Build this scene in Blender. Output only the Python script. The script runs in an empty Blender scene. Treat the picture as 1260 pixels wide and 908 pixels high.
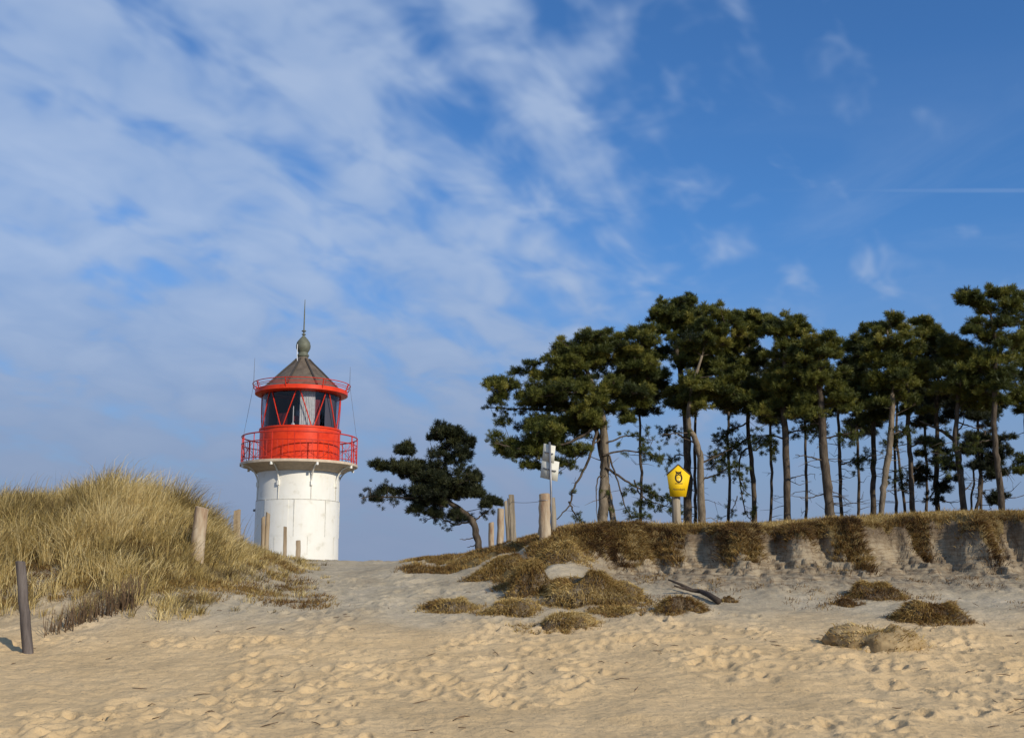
import bpy, bmesh, math, random
import numpy as np
from mathutils import Vector, Matrix

R = math.radians
random.seed(7)
rng = np.random.default_rng(11)
scn = bpy.context.scene
COL = scn.collection

# ------------------------------------------------------------------ camera
F, CX, CY, PITCH, EYE = 1400.0, 630.0, 454.0, R(10.9), 1.7
cam_d = bpy.data.cameras.new('camera')
cam_d.sensor_width = 36.0
cam_d.lens = 36.0 * F / 1260.0
cam_d.clip_start = 0.1
cam_d.clip_end = 6000
cam = bpy.data.objects.new('camera', cam_d)
COL.objects.link(cam)
cam.location = (0, 0, EYE)
cam.rotation_euler = (R(90) + PITCH, 0, 0)
scn.camera = cam

# ------------------------------------------------------------------ light
SUN_AZ, SUN_EL = R(138), R(26.5)          # azimuth clockwise from +Y
sdir = Vector((math.cos(SUN_EL) * math.sin(SUN_AZ), math.cos(SUN_EL) * math.cos(SUN_AZ), math.sin(SUN_EL)))
sun_d = bpy.data.lights.new('sun', 'SUN')
sun_d.energy = 4.2
sun_d.angle = R(0.6)
sun_d.color = (1.0, 0.90, 0.74)
sun = bpy.data.objects.new('sun', sun_d)
COL.objects.link(sun)
sun.rotation_euler = sdir.to_track_quat('Z', 'Y').to_euler()

scn.view_settings.view_transform = 'Standard'
scn.view_settings.look = 'None'
scn.view_settings.exposure = 0.0
scn.view_settings.gamma = 1.0
scn.view_settings.use_curve_mapping = False


class NT:
    """tiny node-tree helper"""
    def __init__(s, tree):
        s.t = tree
        tree.nodes.clear()

    def n(s, typ, **kw):
        nd = s.t.nodes.new(typ)
        for k, v in kw.items():
            setattr(nd, k, v)
        return nd

    def put(s, sock, v):
        if hasattr(v, 'is_output') or isinstance(v, bpy.types.NodeSocket):
            s.t.links.new(v, sock)
        elif v is not None:
            sock.default_value = v

    def math(s, op, a, b=None, c=None, clamp=False):
        nd = s.n('ShaderNodeMath', operation=op, use_clamp=clamp)
        for i, v in enumerate((a, b, c)):
            if v is not None:
                s.put(nd.inputs[i], v)
        return nd.outputs[0]

    def ramp(s, fac, stops, interp='LINEAR'):
        nd = s.n('ShaderNodeValToRGB')
        cr = nd.color_ramp
        cr.interpolation = interp
        while len(cr.elements) < len(stops):
            cr.elements.new(0.5)
        for e, (p, c) in zip(cr.elements, stops):
            e.position = p
            e.color = (*c, 1) if len(c) == 3 else c
        s.put(nd.inputs[0], fac)
        return nd.outputs[0]

    def mix(s, fac, a, b, blend='MIX'):
        nd = s.n('ShaderNodeMix', data_type='RGBA', blend_type=blend)
        s.put(nd.inputs[0], fac)
        for i, v in ((6, a), (7, b)):
            if isinstance(v, tuple) and len(v) == 3:
                v = (*v, 1)
            s.put(nd.inputs[i], v)
        return nd.outputs[2]

    def noise(s, vec, scale, detail=4, rough=0.55, dist=0.0):
        nd = s.n('ShaderNodeTexNoise')
        if vec is not None:
            s.put(nd.inputs['Vector'], vec)
        nd.inputs['Scale'].default_value = scale
        nd.inputs['Detail'].default_value = detail
        nd.inputs['Roughness'].default_value = rough
        nd.inputs['Distortion'].default_value = dist
        return nd.outputs['Fac']

    def step(s, x, lo, hi, smooth=True):
        nd = s.n('ShaderNodeMapRange', interpolation_type='SMOOTHSTEP' if smooth else 'LINEAR')
        s.put(nd.inputs['Value'], x)
        s.put(nd.inputs['From Min'], lo)
        s.put(nd.inputs['From Max'], hi)
        return nd.outputs[0]


def build_world():
    w = bpy.data.worlds.new('World')
    scn.world = w
    w.use_nodes = True
    k = NT(w.node_tree)
    out = k.n('ShaderNodeOutputWorld')
    bg = k.n('ShaderNodeBackground')
    sky = k.n('ShaderNodeTexSky', sky_type='NISHITA')
    sky.sun_disc = False
    sky.sun_elevation = SUN_EL
    sky.sun_rotation = SUN_AZ
    sky.air_density = 1.0
    sky.dust_density = 0.6
    sky.ozone_density = 2.6
    base = k.mix(1.0, sky.outputs[0], SKY_TINT, 'MULTIPLY')
    tc = k.n('ShaderNodeTexCoord')
    sep = k.n('ShaderNodeSeparateXYZ')
    k.put(sep.inputs[0], tc.outputs['Generated'])
    X, Y, Z = sep.outputs
    zz = k.math('ADD', k.math('MAXIMUM', Z, 0.0), 0.34)
    u = k.math('DIVIDE', X, zz)
    v = k.math('DIVIDE', Y, zz)
    com = k.n('ShaderNodeCombineXYZ')
    k.put(com.inputs[0], u)
    k.put(com.inputs[1], v)

    def plane(rot, sx, sy, loc=CLOUD_LOC):
        m0 = k.n('ShaderNodeMapping')
        m0.inputs['Rotation'].default_value = (0, 0, R(rot))
        k.put(m0.inputs['Vector'], com.outputs[0])
        mp = k.n('ShaderNodeMapping')
        mp.inputs['Scale'].default_value = (sx, sy, 1)
        mp.inputs['Location'].default_value = loc
        k.put(mp.inputs['Vector'], m0.outputs[0])
        return mp.outputs[0]
    cells = k.noise(plane(-52, 1.0, 1.2), 8.4, 3, 0.5, 0.35)
    rows = k.noise(plane(-60, 0.6, 1.6), 6.0, 3, 0.5, 0.4)
    big = k.noise(plane(-50, 0.9, 1.2), 3.0, 4, 0.55, 0.4)
    wisps = k.noise(plane(40, 0.6, 1.2), 3.6, 5, 0.6, 0.8)
    az = k.math('DIVIDE', X, k.math('MAXIMUM', Y, 0.05))
    # the cloud field thins out towards the clear side (right of the view)
    edge = k.math('ADD', az, k.math('MULTIPLY', k.math('SUBTRACT', big, 0.5), 0.55))
    edge = k.math('ADD', edge, k.math('MULTIPLY', k.math('SUBTRACT', Z, 0.3), 0.18))
    cover = k.math('SUBTRACT', 1.0, k.step(edge, -0.30, 0.50))
    m = k.math('ADD', k.math('MULTIPLY', cells, 0.74), k.math('MULTIPLY', rows, 0.55))
    m = k.math('ADD', m, k.math('MULTIPLY', big, 0.35))
    m = k.math('ADD', m, k.math('MULTIPLY', cover, 0.41))
    dens = k.step(m, 0.92, 1.25)
    wd = k.math('MULTIPLY', k.step(wisps, 0.42, 0.78), 0.24)
    wd = k.math('MULTIPLY', wd, k.math('SUBTRACT', 1.0, k.step(Z, 0.30, 0.44)))
    dens = k.math('SUBTRACT', 1.0, k.math('MULTIPLY', k.math('SUBTRACT', 1.0, dens), k.math('SUBTRACT', 1.0, wd)))
    dens = k.math('MULTIPLY', dens, 0.84)
    # thin contrail high on the clear side, a straight line over the ground
    cl = k.math('ABSOLUTE', k.math('SUBTRACT', v, k.math('ADD', k.math('MULTIPLY', k.math('MULTIPLY', u, u), -0.16), 1.386)))
    trail = k.math('SUBTRACT', 1.0, k.step(cl, 0.001, 0.007))
    trail = k.math('MULTIPLY', trail, k.step(u, 0.28, 0.62))
    trail = k.math('MULTIPLY', trail, 0.20)
    dens = k.math('MAXIMUM', dens, trail)
    shade = k.ramp(cells, [(0.30, CLOUD_LO), (0.70, CLOUD_HI)])
    col = k.mix(dens, base, shade)
    # grey blue haze bank close to the horizon
    hz = k.math('SUBTRACT', 1.0, k.step(Z, 0.03, 0.32))
    hz = k.math('MULTIPLY', hz, 0.90)
    col = k.mix(hz, col, HAZE)
    k.put(bg.inputs['Color'], col)
    bg.inputs['Strength'].default_value = SKY_STR
    k.put(out.inputs[0], bg.outputs[0])


SKY_STR = 0.10
SKY_TINT = (0.52, 0.95, 1.40)
CLOUD_LO = (2.8, 4.1, 6.6)
CLOUD_HI = (4.2, 5.3, 7.3)
HAZE = (2.35, 3.0, 4.5)
CLOUD_LOC = (3.3, 1.7, 0)
build_world()

# ------------------------------------------------------------------ helpers
cp, sp = math.cos(PITCH), math.sin(PITCH)


def W(px, py, Y):
    dx, dy = (px - CX) / F, (CY - py) / F
    t = Y / (cp - dy * sp)
    return Vector((t * dx, Y, EYE + t * (sp + dy * cp)))


def zat(px, py, Y):
    return W(px, py, Y).z


def xat(px, py, Y):
    return W(px, py, Y).x


def tag(o, label=None, cat=None, group=None, kind=None):
    for kk, vv in (('label', label), ('category', cat), ('group', group), ('kind', kind)):
        if vv:
            o[kk] = vv
    return o


def empty(name, loc, label, cat, group=None):
    o = bpy.data.objects.new(name, None)
    o.empty_display_size = 0.2
    COL.objects.link(o)
    o.location = loc
    return tag(o, label, cat, group)


def sstep(a, b, x):
    t = np.clip((x - a) / (b - a), 0, 1)
    return t * t * (3 - 2 * t)


def hash2(ix, iy, seed):
    n = (ix.astype(np.int64) * 374761393 + iy.astype(np.int64) * 668265263 + seed * 974711) & 0x7fffffff
    n = ((n ^ (n >> 13)) * 1274126177) & 0x7fffffff
    return ((n ^ (n >> 16)) & 0xffff) / 65535.0


def vnoise(x, y, seed=0):
    x = np.asarray(x, float); y = np.asarray(y, float)
    ix, iy = np.floor(x), np.floor(y)
    fx, fy = x - ix, y - iy
    fx = fx * fx * fx * (fx * (fx * 6 - 15) + 10)
    fy = fy * fy * fy * (fy * (fy * 6 - 15) + 10)
    a, b = hash2(ix, iy, seed), hash2(ix + 1, iy, seed)
    c, d = hash2(ix, iy + 1, seed), hash2(ix + 1, iy + 1, seed)
    return (a * (1 - fx) + b * fx) * (1 - fy) + (c * (1 - fx) + d * fx) * fy


def fbm(x, y, seed=0, octv=4, gain=0.5):
    s, a, t = 0, 1, 0
    for i in range(octv):
        s = s + a * (vnoise(x * 2 ** i, y * 2 ** i, seed + 17 * i) - 0.5)
        t += a
        a *= gain
    return s / t * 2


class Buf:
    """collects vertices and faces (numpy) and links them as one mesh"""
    def __init__(s):
        s.v, s.l, s.sz, s.t, s.mi = [], [], [], [], []
        s.n = 0

    def add(s, V, faces, tint=0.5, mi=0):
        V = np.asarray(V, np.float32).reshape(-1, 3)
        faces = np.asarray(faces, np.int64)
        s.v.append(V)
        s.l.append((faces + s.n).ravel())
        s.sz.append(np.full(len(faces), faces.shape[1], np.int64))
        s.mi.append(np.full(len(faces), mi, np.int64))
        tt = np.asarray(tint, np.float32)
        s.t.append(np.full(len(V), tt, np.float32) if tt.ndim == 0 else tt)
        s.n += len(V)

    def mesh(s, name, smooth=False):
        me = bpy.data.meshes.new(name)
        V = np.concatenate(s.v); L = np.concatenate(s.l); S = np.concatenate(s.sz)
        T = np.concatenate(s.t); M = np.concatenate(s.mi)
        me.vertices.add(len(V)); me.vertices.foreach_set('co', V.ravel())
        me.loops.add(len(L)); me.loops.foreach_set('vertex_index', L.astype(np.int32))
        me.polygons.add(len(S))
        st = np.zeros(len(S), np.int32); st[1:] = np.cumsum(S)[:-1]
        me.polygons.foreach_set('loop_start', st)
        me.polygons.foreach_set('material_index', M.astype(np.int32))
        at = me.attributes.new('tint', 'FLOAT', 'POINT')
        at.data.foreach_set('value', T)
        if smooth:
            me.polygons.foreach_set('use_smooth', np.ones(len(S), bool))
        me.update(calc_edges=True)
        me.validate()
        return me

    def build(s, name, mats, parent=None, smooth=False):
        me = s.mesh(name, smooth)
        for m in (mats if isinstance(mats, (list, tuple)) else [mats]):
            me.materials.append(m)
        o = bpy.data.objects.new(name, me)
        COL.objects.link(o)
        if parent is not None:
            o.parent = parent
        return o

    # ---- shapes
    def tube(s, pts, rad, n=8, tint=0.5, caps=True, mi=0):
        P = np.array([tuple(p) for p in pts], float)
        k = len(P)
        rad = np.broadcast_to(np.asarray(rad, float), (k,))
        T = np.gradient(P, axis=0)
        T /= np.linalg.norm(T, axis=1)[:, None] + 1e-9
        ref = np.array([0.0, 1, 0]) if abs(T[0][1]) < 0.8 else np.array([1.0, 0, 0])
        V = []
        a = np.arange(n) * 2 * math.pi / n
        for i in range(k):
            u = np.cross(T[i], ref); u /= np.linalg.norm(u) + 1e-9
            w = np.cross(T[i], u)
            ref = np.cross(u, T[i])
            V.append(P[i] + rad[i] * (np.cos(a)[:, None] * u + np.sin(a)[:, None] * w))
        V = np.concatenate(V)
        q = []
        for i in range(k - 1):
            for j in range(n):
                j2 = (j + 1) % n
                q.append((i * n + j, i * n + j2, (i + 1) * n + j2, (i + 1) * n + j))
        base = s.n
        s.add(V, q, tint, mi)
        if caps:
            for ring in (range(n - 1, -1, -1), range((k - 1) * n, k * n)):
                idx = np.array(list(ring))
                s.l.append(idx + base); s.sz.append(np.array([n])); s.mi.append(np.array([mi]))

    def lathe(s, prof, c=(0, 0), n=48, a0=0, a1=2 * math.pi, tint=0.5, mi=0):
        full = abs(a1 - a0 - 2 * math.pi) < 1e-6
        m = n if full else n + 1
        a = a0 + np.arange(m) * (a1 - a0) / n
        V = []
        for r, z in prof:
            V.append(np.stack([c[0] + r * np.sin(a), c[1] - r * np.cos(a), np.full(m, z)], 1))
        V = np.concatenate(V)
        q = []
        for i in range(len(prof) - 1):
            for j in range(n):
                j2 = (j + 1) % m
                q.append((i * m + j, i * m + j2, (i + 1) * m + j2, (i + 1) * m + j))
        s.add(V, q, tint, mi)

    def box(s, lo, hi, M=None, tint=0.5, mi=0):
        x0, y0, z0 = lo; x1, y1, z1 = hi
        V = [(x0, y0, z0), (x1, y0, z0), (x1, y1, z0), (x0, y1, z0), (x0, y0, z1), (x1, y0, z1), (x1, y1, z1), (x0, y1, z1)]
        if M is not None:
            V = [tuple(M @ Vector(v)) for v in V]
        s.add(V, [(0, 3, 2, 1), (4, 5, 6, 7), (0, 1, 5, 4), (1, 2, 6, 5), (2, 3, 7, 6), (3, 0, 4, 7)], tint, mi)

    def prism(s, poly, d0, d1, M=None, tint=0.5, mi=0):
        """polygon in local XZ extruded along local Y from d0 to d1"""
        n = len(poly)
        V = [(x, d0, z) for x, z in poly] + [(x, d1, z) for x, z in poly]
        if M is not None:
            V = [tuple(M @ Vector(v)) for v in V]
        base = s.n
        s.add(V, [(i, (i + 1) % n, n + (i + 1) % n, n + i) for i in range(n)], tint, mi)
        for idx in (np.arange(n - 1, -1, -1), np.arange(n, 2 * n)):
            s.l.append(idx + base); s.sz.append(np.array([n])); s.mi.append(np.array([mi]))

    def blades(s, P, up, lean, h, bend, w, tint):
        """curved grass blades: P base, up axis, lean horizontal dir (all N,3)"""
        N = len(P)
        side = np.cross(up, lean)
        th = rng.uniform(0, math.pi, N)[:, None]
        side = side * np.cos(th) + lean * np.sin(th)
        side /= np.linalg.norm(side, axis=1)[:, None] + 1e-9
        h = h[:, None]; b = bend[:, None]; w = w[:, None]
        m1 = P + up * h * 0.42 + lean * h * b * 0.16
        m2 = P + up * h * (0.78 - 0.12 * b) + lean * h * b * 0.52
        tp = P + up * h * (1.0 - 0.38 * b) + lean * h * b * 1.05
        V = np.stack([P - side * w, P + side * w, m1 - side * w, m1 + side * w, m2 - side * w * 0.7, m2 + side * w * 0.7, tp], 1)
        i = np.arange(N)[:, None] * 7
        q = np.concatenate([i + np.array([[0, 1, 3, 2]]), i + np.array([[2, 3, 5, 4]])])
        t = i + np.array([[4, 5, 6]])
        base = s.n
        tt = np.repeat(tint, 7)
        s.add(V.reshape(-1, 3), q, tt)
        s.l.append((t + base).ravel()); s.sz.append(np.full(N, 3)); s.mi.append(np.zeros(N, int))


# ------------------------------------------------------------------ materials
def mat(name, color, rough=0.8, var=0.0, scale=6.0, bump=0.0, bscale=30.0, spec=0.3, metal=0.0, ramp=None, coat=0.0, stretch=None, streak=None):
    m = bpy.data.materials.new(name)
    m.use_nodes = True
    k = NT(m.node_tree)
    out = k.n('ShaderNodeOutputMaterial')
    b = k.n('ShaderNodeBsdfPrincipled')
    tc = k.n('ShaderNodeTexCoord')
    c = (*color, 1)
    vec = tc.outputs['Object']
    if stretch:
        mp = k.n('ShaderNodeMapping'); mp.inputs['Scale'].default_value = stretch
        k.put(mp.inputs['Vector'], vec)
        vec = mp.outputs[0]
    if ramp:
        c = k.ramp(k.noise(vec, scale, 5, 0.6), ramp)
    elif var > 0:
        f = k.noise(tc.outputs['Object'], scale, 5, 0.6)
        c = k.ramp(f, [(0.3, tuple(x * (1 - var) for x in color)), (0.7, tuple(min(1, x * (1 + var)) for x in color))])
    if streak:
        mp2 = k.n('ShaderNodeMapping'); mp2.inputs['Scale'].default_value = (4.2, 4.2, 0.30)
        k.put(mp2.inputs['Vector'], tc.outputs['Object'])
        st = k.noise(mp2.outputs[0], 1.6, 5, 0.7, 0.2)
        c = k.mix(k.math('MULTIPLY', k.step(st, 0.55, 0.78), 0.55), c, streak)
        c = k.mix(k.math('MULTIPLY', k.step(k.noise(tc.outputs['Object'], 5.5, 6, 0.75), 0.62, 0.72), 0.5), c, streak)
    k.put(b.inputs['Base Color'], c)
    b.inputs['Roughness'].default_value = rough
    b.inputs['Specular IOR Level'].default_value = spec
    b.inputs['Metallic'].default_value = metal
    b.inputs['Coat Weight'].default_value = coat
    if bump > 0:
        bn = k.n('ShaderNodeBump')
        bn.inputs['Strength'].default_value = bump
        bn.inputs['Distance'].default_value = 0.02
        k.put(bn.inputs['Height'], k.noise(vec, bscale, 6, 0.65))
        k.put(b.inputs['Normal'], bn.outputs[0])
    k.put(out.inputs[0], b.outputs[0])
    return m


def tint_mat(name, stops, rough=0.7, trans=0.0, spec=0.25):
    """per-blade / per-needle colour from the 'tint' attribute"""
    m = bpy.data.materials.new(name)
    m.use_nodes = True
    k = NT(m.node_tree)
    out = k.n('ShaderNodeOutputMaterial')
    b = k.n('ShaderNodeBsdfPrincipled')
    at = k.n('ShaderNodeAttribute', attribute_name='tint')
    c = k.ramp(at.outputs['Fac'], stops)
    k.put(b.inputs['Base Color'], c)
    b.inputs['Roughness'].default_value = rough
    b.inputs['Specular IOR Level'].default_value = spec
    sh = b.outputs[0]
    if trans > 0:
        t = k.n('ShaderNodeBsdfTranslucent')
        k.put(t.inputs['Color'], c)
        mx = k.n('ShaderNodeMixShader')
        mx.inputs[0].default_value = trans
        k.put(mx.inputs[1], b.outputs[0]); k.put(mx.inputs[2], t.outputs[0])
        sh = mx.outputs[0]
    k.put(out.inputs[0], sh)
    return m


def ground_mat():
    m = bpy.data.materials.new('sand')
    m.use_nodes = True
    k = NT(m.node_tree)
    out = k.n('ShaderNodeOutputMaterial')
    b = k.n('ShaderNodeBsdfPrincipled')
    geo = k.n('ShaderNodeNewGeometry')
    pos = geo.outputs['Position']
    veg = k.n('ShaderNodeAttribute', attribute_name='veg').outputs['Fac']
    soil = k.n('ShaderNodeAttribute', attribute_name='soil').outputs['Fac']
    bch = k.n('ShaderNodeAttribute', attribute_name='beach').outputs['Fac']
    n1 = k.noise(pos, 1.1, 6, 0.62)
    n2 = k.noise(pos, 14.0, 5, 0.7)
    n3 = k.noise(pos, 160.0, 3, 0.7)
    dry = k.ramp(n1, [(0.28, (0.29, 0.235, 0.16)), (0.5, (0.385, 0.32, 0.22)), (0.75, (0.46, 0.385, 0.275))])
    warm = k.ramp(n1, [(0.28, (0.49, 0.345, 0.18)), (0.5, (0.57, 0.405, 0.215)), (0.75, (0.63, 0.455, 0.25))])
    c = k.mix(bch, dry, warm)
    c = k.mix(k.step(n2, 0.52, 0.72), c, k.mix(0.75, c, (0.24, 0.19, 0.125)))
    c = k.mix(k.math('MULTIPLY', k.step(n3, 0.55, 0.75), 0.45), c, (0.20, 0.16, 0.11))
    soilc = k.ramp(n2, [(0.3, (0.055, 0.038, 0.025)), (0.7, (0.17, 0.125, 0.08))])
    sm = k.n('ShaderNodeMapping'); sm.inputs['Scale'].default_value = (3.0, 1.5, 26.0)
    k.put(sm.inputs['Vector'], pos)
    strata = k.noise(sm.outputs[0], 1.0, 5, 0.65, 0.6)
    vs = k.n('ShaderNodeMapping'); vs.inputs['Scale'].default_value = (9.0, 3.0, 2.0)
    k.put(vs.inputs['Vector'], pos)
    runs = k.noise(vs.outputs[0], 1.0, 5, 0.7, 0.8)
    face = k.n('ShaderNodeAttribute', attribute_name='face').outputs['Fac']
    c_ = k.mix(0.7, c, (0.30, 0.238, 0.155))
    fc = k.mix(k.math('MULTIPLY', k.step(strata, 0.44, 0.60), 0.75), c_, (0.19, 0.135, 0.08))
    fc = k.mix(k.math('MULTIPLY', k.step(runs, 0.50, 0.64), 0.80), fc, (0.13, 0.09, 0.055))
    c = k.mix(face, c, fc)
    c = k.mix(soil, c, soilc)
    vegc = k.ramp(k.noise(pos, 22.0, 5, 0.7), [(0.3, (0.075, 0.052, 0.022)), (0.55, (0.16, 0.115, 0.05)), (0.75, (0.30, 0.235, 0.12))])
    vm = k.step(k.math('ADD', veg, k.math('MULTIPLY', k.math('SUBTRACT', n2, 0.5), 0.9)), 0.35, 0.65)
    c = k.mix(vm, c, vegc)
    k.put(b.inputs['Base Color'], c)
    b.inputs['Roughness'].default_value = 0.95
    b.inputs['Specular IOR Level'].default_value = 0.1
    bn = k.n('ShaderNodeBump')
    bn.inputs['Strength'].default_value = 0.75
    bn.inputs['Distance'].default_value = 0.05
    hgt = k.math('ADD', k.math('MULTIPLY', k.noise(pos, 9.0, 6, 0.62), 1.0), k.math('MULTIPLY', k.noise(pos, 55.0, 4, 0.65), 0.22))
    k.put(bn.inputs['Height'], hgt)
    k.put(b.inputs['Normal'], bn.outputs[0])
    k.put(out.inputs[0], b.outputs[0])
    return m


MAT = dict(
    sand=ground_mat(),
    white=mat('white_iron_paint', (0.80, 0.79, 0.74), 0.42, ramp=[(0.25, (0.60, 0.57, 0.48)), (0.42, (0.75, 0.73, 0.66)), (0.8, (0.79, 0.775, 0.72))], scale=2.2, bump=0.05, bscale=8, spec=0.4, streak=(0.64, 0.585, 0.48)),
    seam=mat('seam_paint', (0.55, 0.53, 0.47), 0.6, 0.2, 9),
    deck=mat('gallery_underside_paint', (0.54, 0.43, 0.31), 0.6, 0.18, 5),
    red=mat('red_iron_paint', (0.66, 0.045, 0.012), 0.38, ramp=[(0.25, (0.52, 0.030, 0.010)), (0.5, (0.68, 0.046, 0.011)), (0.8, (0.75, 0.062, 0.016))], scale=3, bump=0.05, bscale=10, spec=0.22, streak=(0.42, 0.035, 0.018)),
    rail=mat('red_rail_paint', (0.52, 0.03, 0.012), 0.45, 0.2, 8),
    roof=mat('weathered_copper_roof', (0.15, 0.125, 0.09), 0.6, ramp=[(0.3, (0.075, 0.057, 0.040)), (0.55, (0.125, 0.095, 0.068)), (0.8, (0.165, 0.132, 0.096))], scale=3.5, bump=0.1),
    patina=mat('green_grey_patina', (0.115, 0.12, 0.085), 0.6, 0.25, 6, 0.1),
    rib=mat('dark_roof_rib', (0.05, 0.042, 0.034), 0.6),
    metal=mat('grey_steel', (0.22, 0.22, 0.23), 0.45, 0.15, 12, metal=0.6),
    dark=mat('dark_interior', (0.10, 0.09, 0.105), 0.7),
    curtain=mat('grey_curtain', (0.62, 0.62, 0.59), 0.9, 0.15, 6),
    redcloth=mat('dull_red_panel', (0.16, 0.02, 0.025), 0.8),
    whitebit=mat('white_fitting', (0.75, 0.75, 0.74), 0.5),
    wood=mat('weathered_post_wood', (0.40, 0.33, 0.24), 0.85, ramp=[(0.28, (0.16, 0.11, 0.07)), (0.48, (0.32, 0.24, 0.15)), (0.75, (0.44, 0.35, 0.24))], scale=9, bump=0.6, bscale=24, stretch=(1, 1, 0.10)),
    palewood=mat('peeled_pale_post_wood', (0.5, 0.42, 0.32), 0.8, ramp=[(0.3, (0.22, 0.12, 0.07)), (0.45, (0.34, 0.25, 0.16)), (0.65, (0.46, 0.38, 0.27))], scale=7, bump=0.5, bscale=18, stretch=(1, 1, 0.22)),
    greywood=mat('split_grey_post_wood', (0.34, 0.29, 0.22), 0.9, ramp=[(0.3, (0.10, 0.075, 0.05)), (0.5, (0.25, 0.205, 0.145)), (0.75, (0.40, 0.34, 0.25))], scale=12, bump=0.8, bscale=30, stretch=(1, 1, 0.08)),
    darkwood=mat('dark_grey_stake_wood', (0.12, 0.10, 0.09), 0.9, ramp=[(0.3, (0.05, 0.04, 0.035)), (0.5, (0.11, 0.09, 0.08)), (0.75, (0.19, 0.165, 0.145))], scale=9, bump=0.7, bscale=26, stretch=(1, 1, 0.12)),
    drift=mat('dark_driftwood', (0.055, 0.04, 0.03), 0.9, 0.35, 9, 0.4),
    bark=mat('pine_bark', (0.12, 0.095, 0.07), 0.95, ramp=[(0.3, (0.032, 0.024, 0.018)), (0.5, (0.080, 0.062, 0.046)), (0.75, (0.15, 0.12, 0.09))], scale=7, bump=1.0, bscale=16, spec=0.1, stretch=(1, 1, 0.35)),
    palebark=mat('pale_pine_bark', (0.2, 0.16, 0.12), 0.95, ramp=[(0.3, (0.07, 0.054, 0.038)), (0.5, (0.175, 0.14, 0.10)), (0.75, (0.29, 0.235, 0.175))], scale=6, bump=0.9, bscale=16, spec=0.1, stretch=(1, 1, 0.35)),
    yellow=mat('yellow_sign_enamel', (0.80, 0.50, 0.008), 0.45, 0.08, 5, spec=0.4),
    ink=mat('black_sign_print', (0.045, 0.03, 0.012), 0.6),
    rim=mat('dark_brown_rim', (0.07, 0.045, 0.02), 0.7),
    signback=mat('pale_sign_back', (0.60, 0.58, 0.50), 0.6, 0.08, 9),
    soil=mat('turf_soil', (0.09, 0.065, 0.04), 0.95, ramp=[(0.3, (0.05, 0.034, 0.02)), (0.55, (0.12, 0.088, 0.055)), (0.8, (0.30, 0.25, 0.18))], scale=9, bump=0.8, bscale=22, spec=0.1),
    slump=mat('slumped_sandy_turf', (0.3, 0.22, 0.11), 0.95, ramp=[(0.3, (0.17, 0.115, 0.055)), (0.5, (0.29, 0.205, 0.105)), (0.75, (0.44, 0.32, 0.17))], scale=5, bump=0.9, bscale=18, spec=0.1),
    marram=tint_mat('marram_grass', [(0.0, (0.065, 0.042, 0.018)), (0.3, (0.20, 0.145, 0.055)), (0.6, (0.46, 0.335, 0.115)), (0.85, (0.62, 0.47, 0.19)), (1.0, (0.72, 0.58, 0.29))], 0.6, 0.25),
    heath=tint_mat('heath_turf', [(0.0, (0.05, 0.028, 0.013)), (0.3, (0.175, 0.090, 0.030)), (0.55, (0.33, 0.21, 0.060)), (0.8, (0.52, 0.365, 0.13)), (1.0, (0.64, 0.49, 0.23))], 0.75, 0.2),
    needles=tint_mat('pine_needles', [(0.0, (0.018, 0.026, 0.008)), (0.4, (0.062, 0.075, 0.016)), (0.75, (0.150, 0.152, 0.026)), (1.0, (0.25, 0.22, 0.042))], 0.55, 0.20, 0.3),
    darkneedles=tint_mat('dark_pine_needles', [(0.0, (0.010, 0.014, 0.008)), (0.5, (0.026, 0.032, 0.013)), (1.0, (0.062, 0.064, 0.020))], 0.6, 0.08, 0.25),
    reed=mat('dry_brushwood', (0.12, 0.075, 0.04), 0.9, 0.4, 6),
    trousers=mat('slate_trousers', (0.085, 0.075, 0.085), 0.9, 0.15, 14),
    jacket=mat('dark_brown_jacket', (0.03, 0.02, 0.018), 0.85, 0.2, 12),
    skin=mat('skin', (0.50, 0.30, 0.21), 0.6),
    shoe=mat('brown_shoe', (0.055, 0.035, 0.022), 0.6),
)


def glass_mat():
    m = bpy.data.materials.new('lantern_glass')
    m.use_nodes = True
    k = NT(m.node_tree)
    out = k.n('ShaderNodeOutputMaterial')
    tr = k.n('ShaderNodeBsdfTransparent'); tr.inputs[0].default_value = (0.78, 0.78, 0.82, 1)
    gl = k.n('ShaderNodeBsdfGlossy'); gl.inputs['Roughness'].default_value = 0.04
    fr = k.n('ShaderNodeFresnel'); fr.inputs[0].default_value = 1.5
    mx = k.n('ShaderNodeMixShader')
    k.put(mx.inputs[0], k.math('ADD', k.math('MULTIPLY', fr.outputs[0], 0.55), 0.02))
    k.put(mx.inputs[1], tr.outputs[0]); k.put(mx.inputs[2], gl.outputs[0])
    k.put(out.inputs[0], mx.outputs[0])
    return m


MAT['glass'] = glass_mat()

# ------------------------------------------------------------------ terrain
_by = np.array([-200, 0, 8, 12, 15, 18, 20, 22, 25, 28, 31, 34, 38, 45, 52, 70, 120, 400, 4000], float)
_bz = np.array([-2.5, -0.25, 0.02, 0.25, 0.52, 0.93, 1.25, 1.55, 1.92, 2.22, 2.42, 2.44, 2.36, 2.2, 2.05, 1.5, 0.6, 0.0, -2.0], float)


def smooth_interp(x, xs, ys):
    """monotone-ish cubic (Catmull-Rom with finite differences)"""
    m = np.gradient(ys, xs)
    i = np.clip(np.searchsorted(xs, x) - 1, 0, len(xs) - 2)
    h = xs[i + 1] - xs[i]
    t = np.clip((x - xs[i]) / h, 0, 1)
    a, b = ys[i], ys[i + 1]
    return (2 * t**3 - 3 * t**2 + 1) * a + (t**3 - 2 * t**2 + t) * h * m[i] + (-2 * t**3 + 3 * t**2) * b + (t**3 - t**2) * h * m[i + 1]


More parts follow.
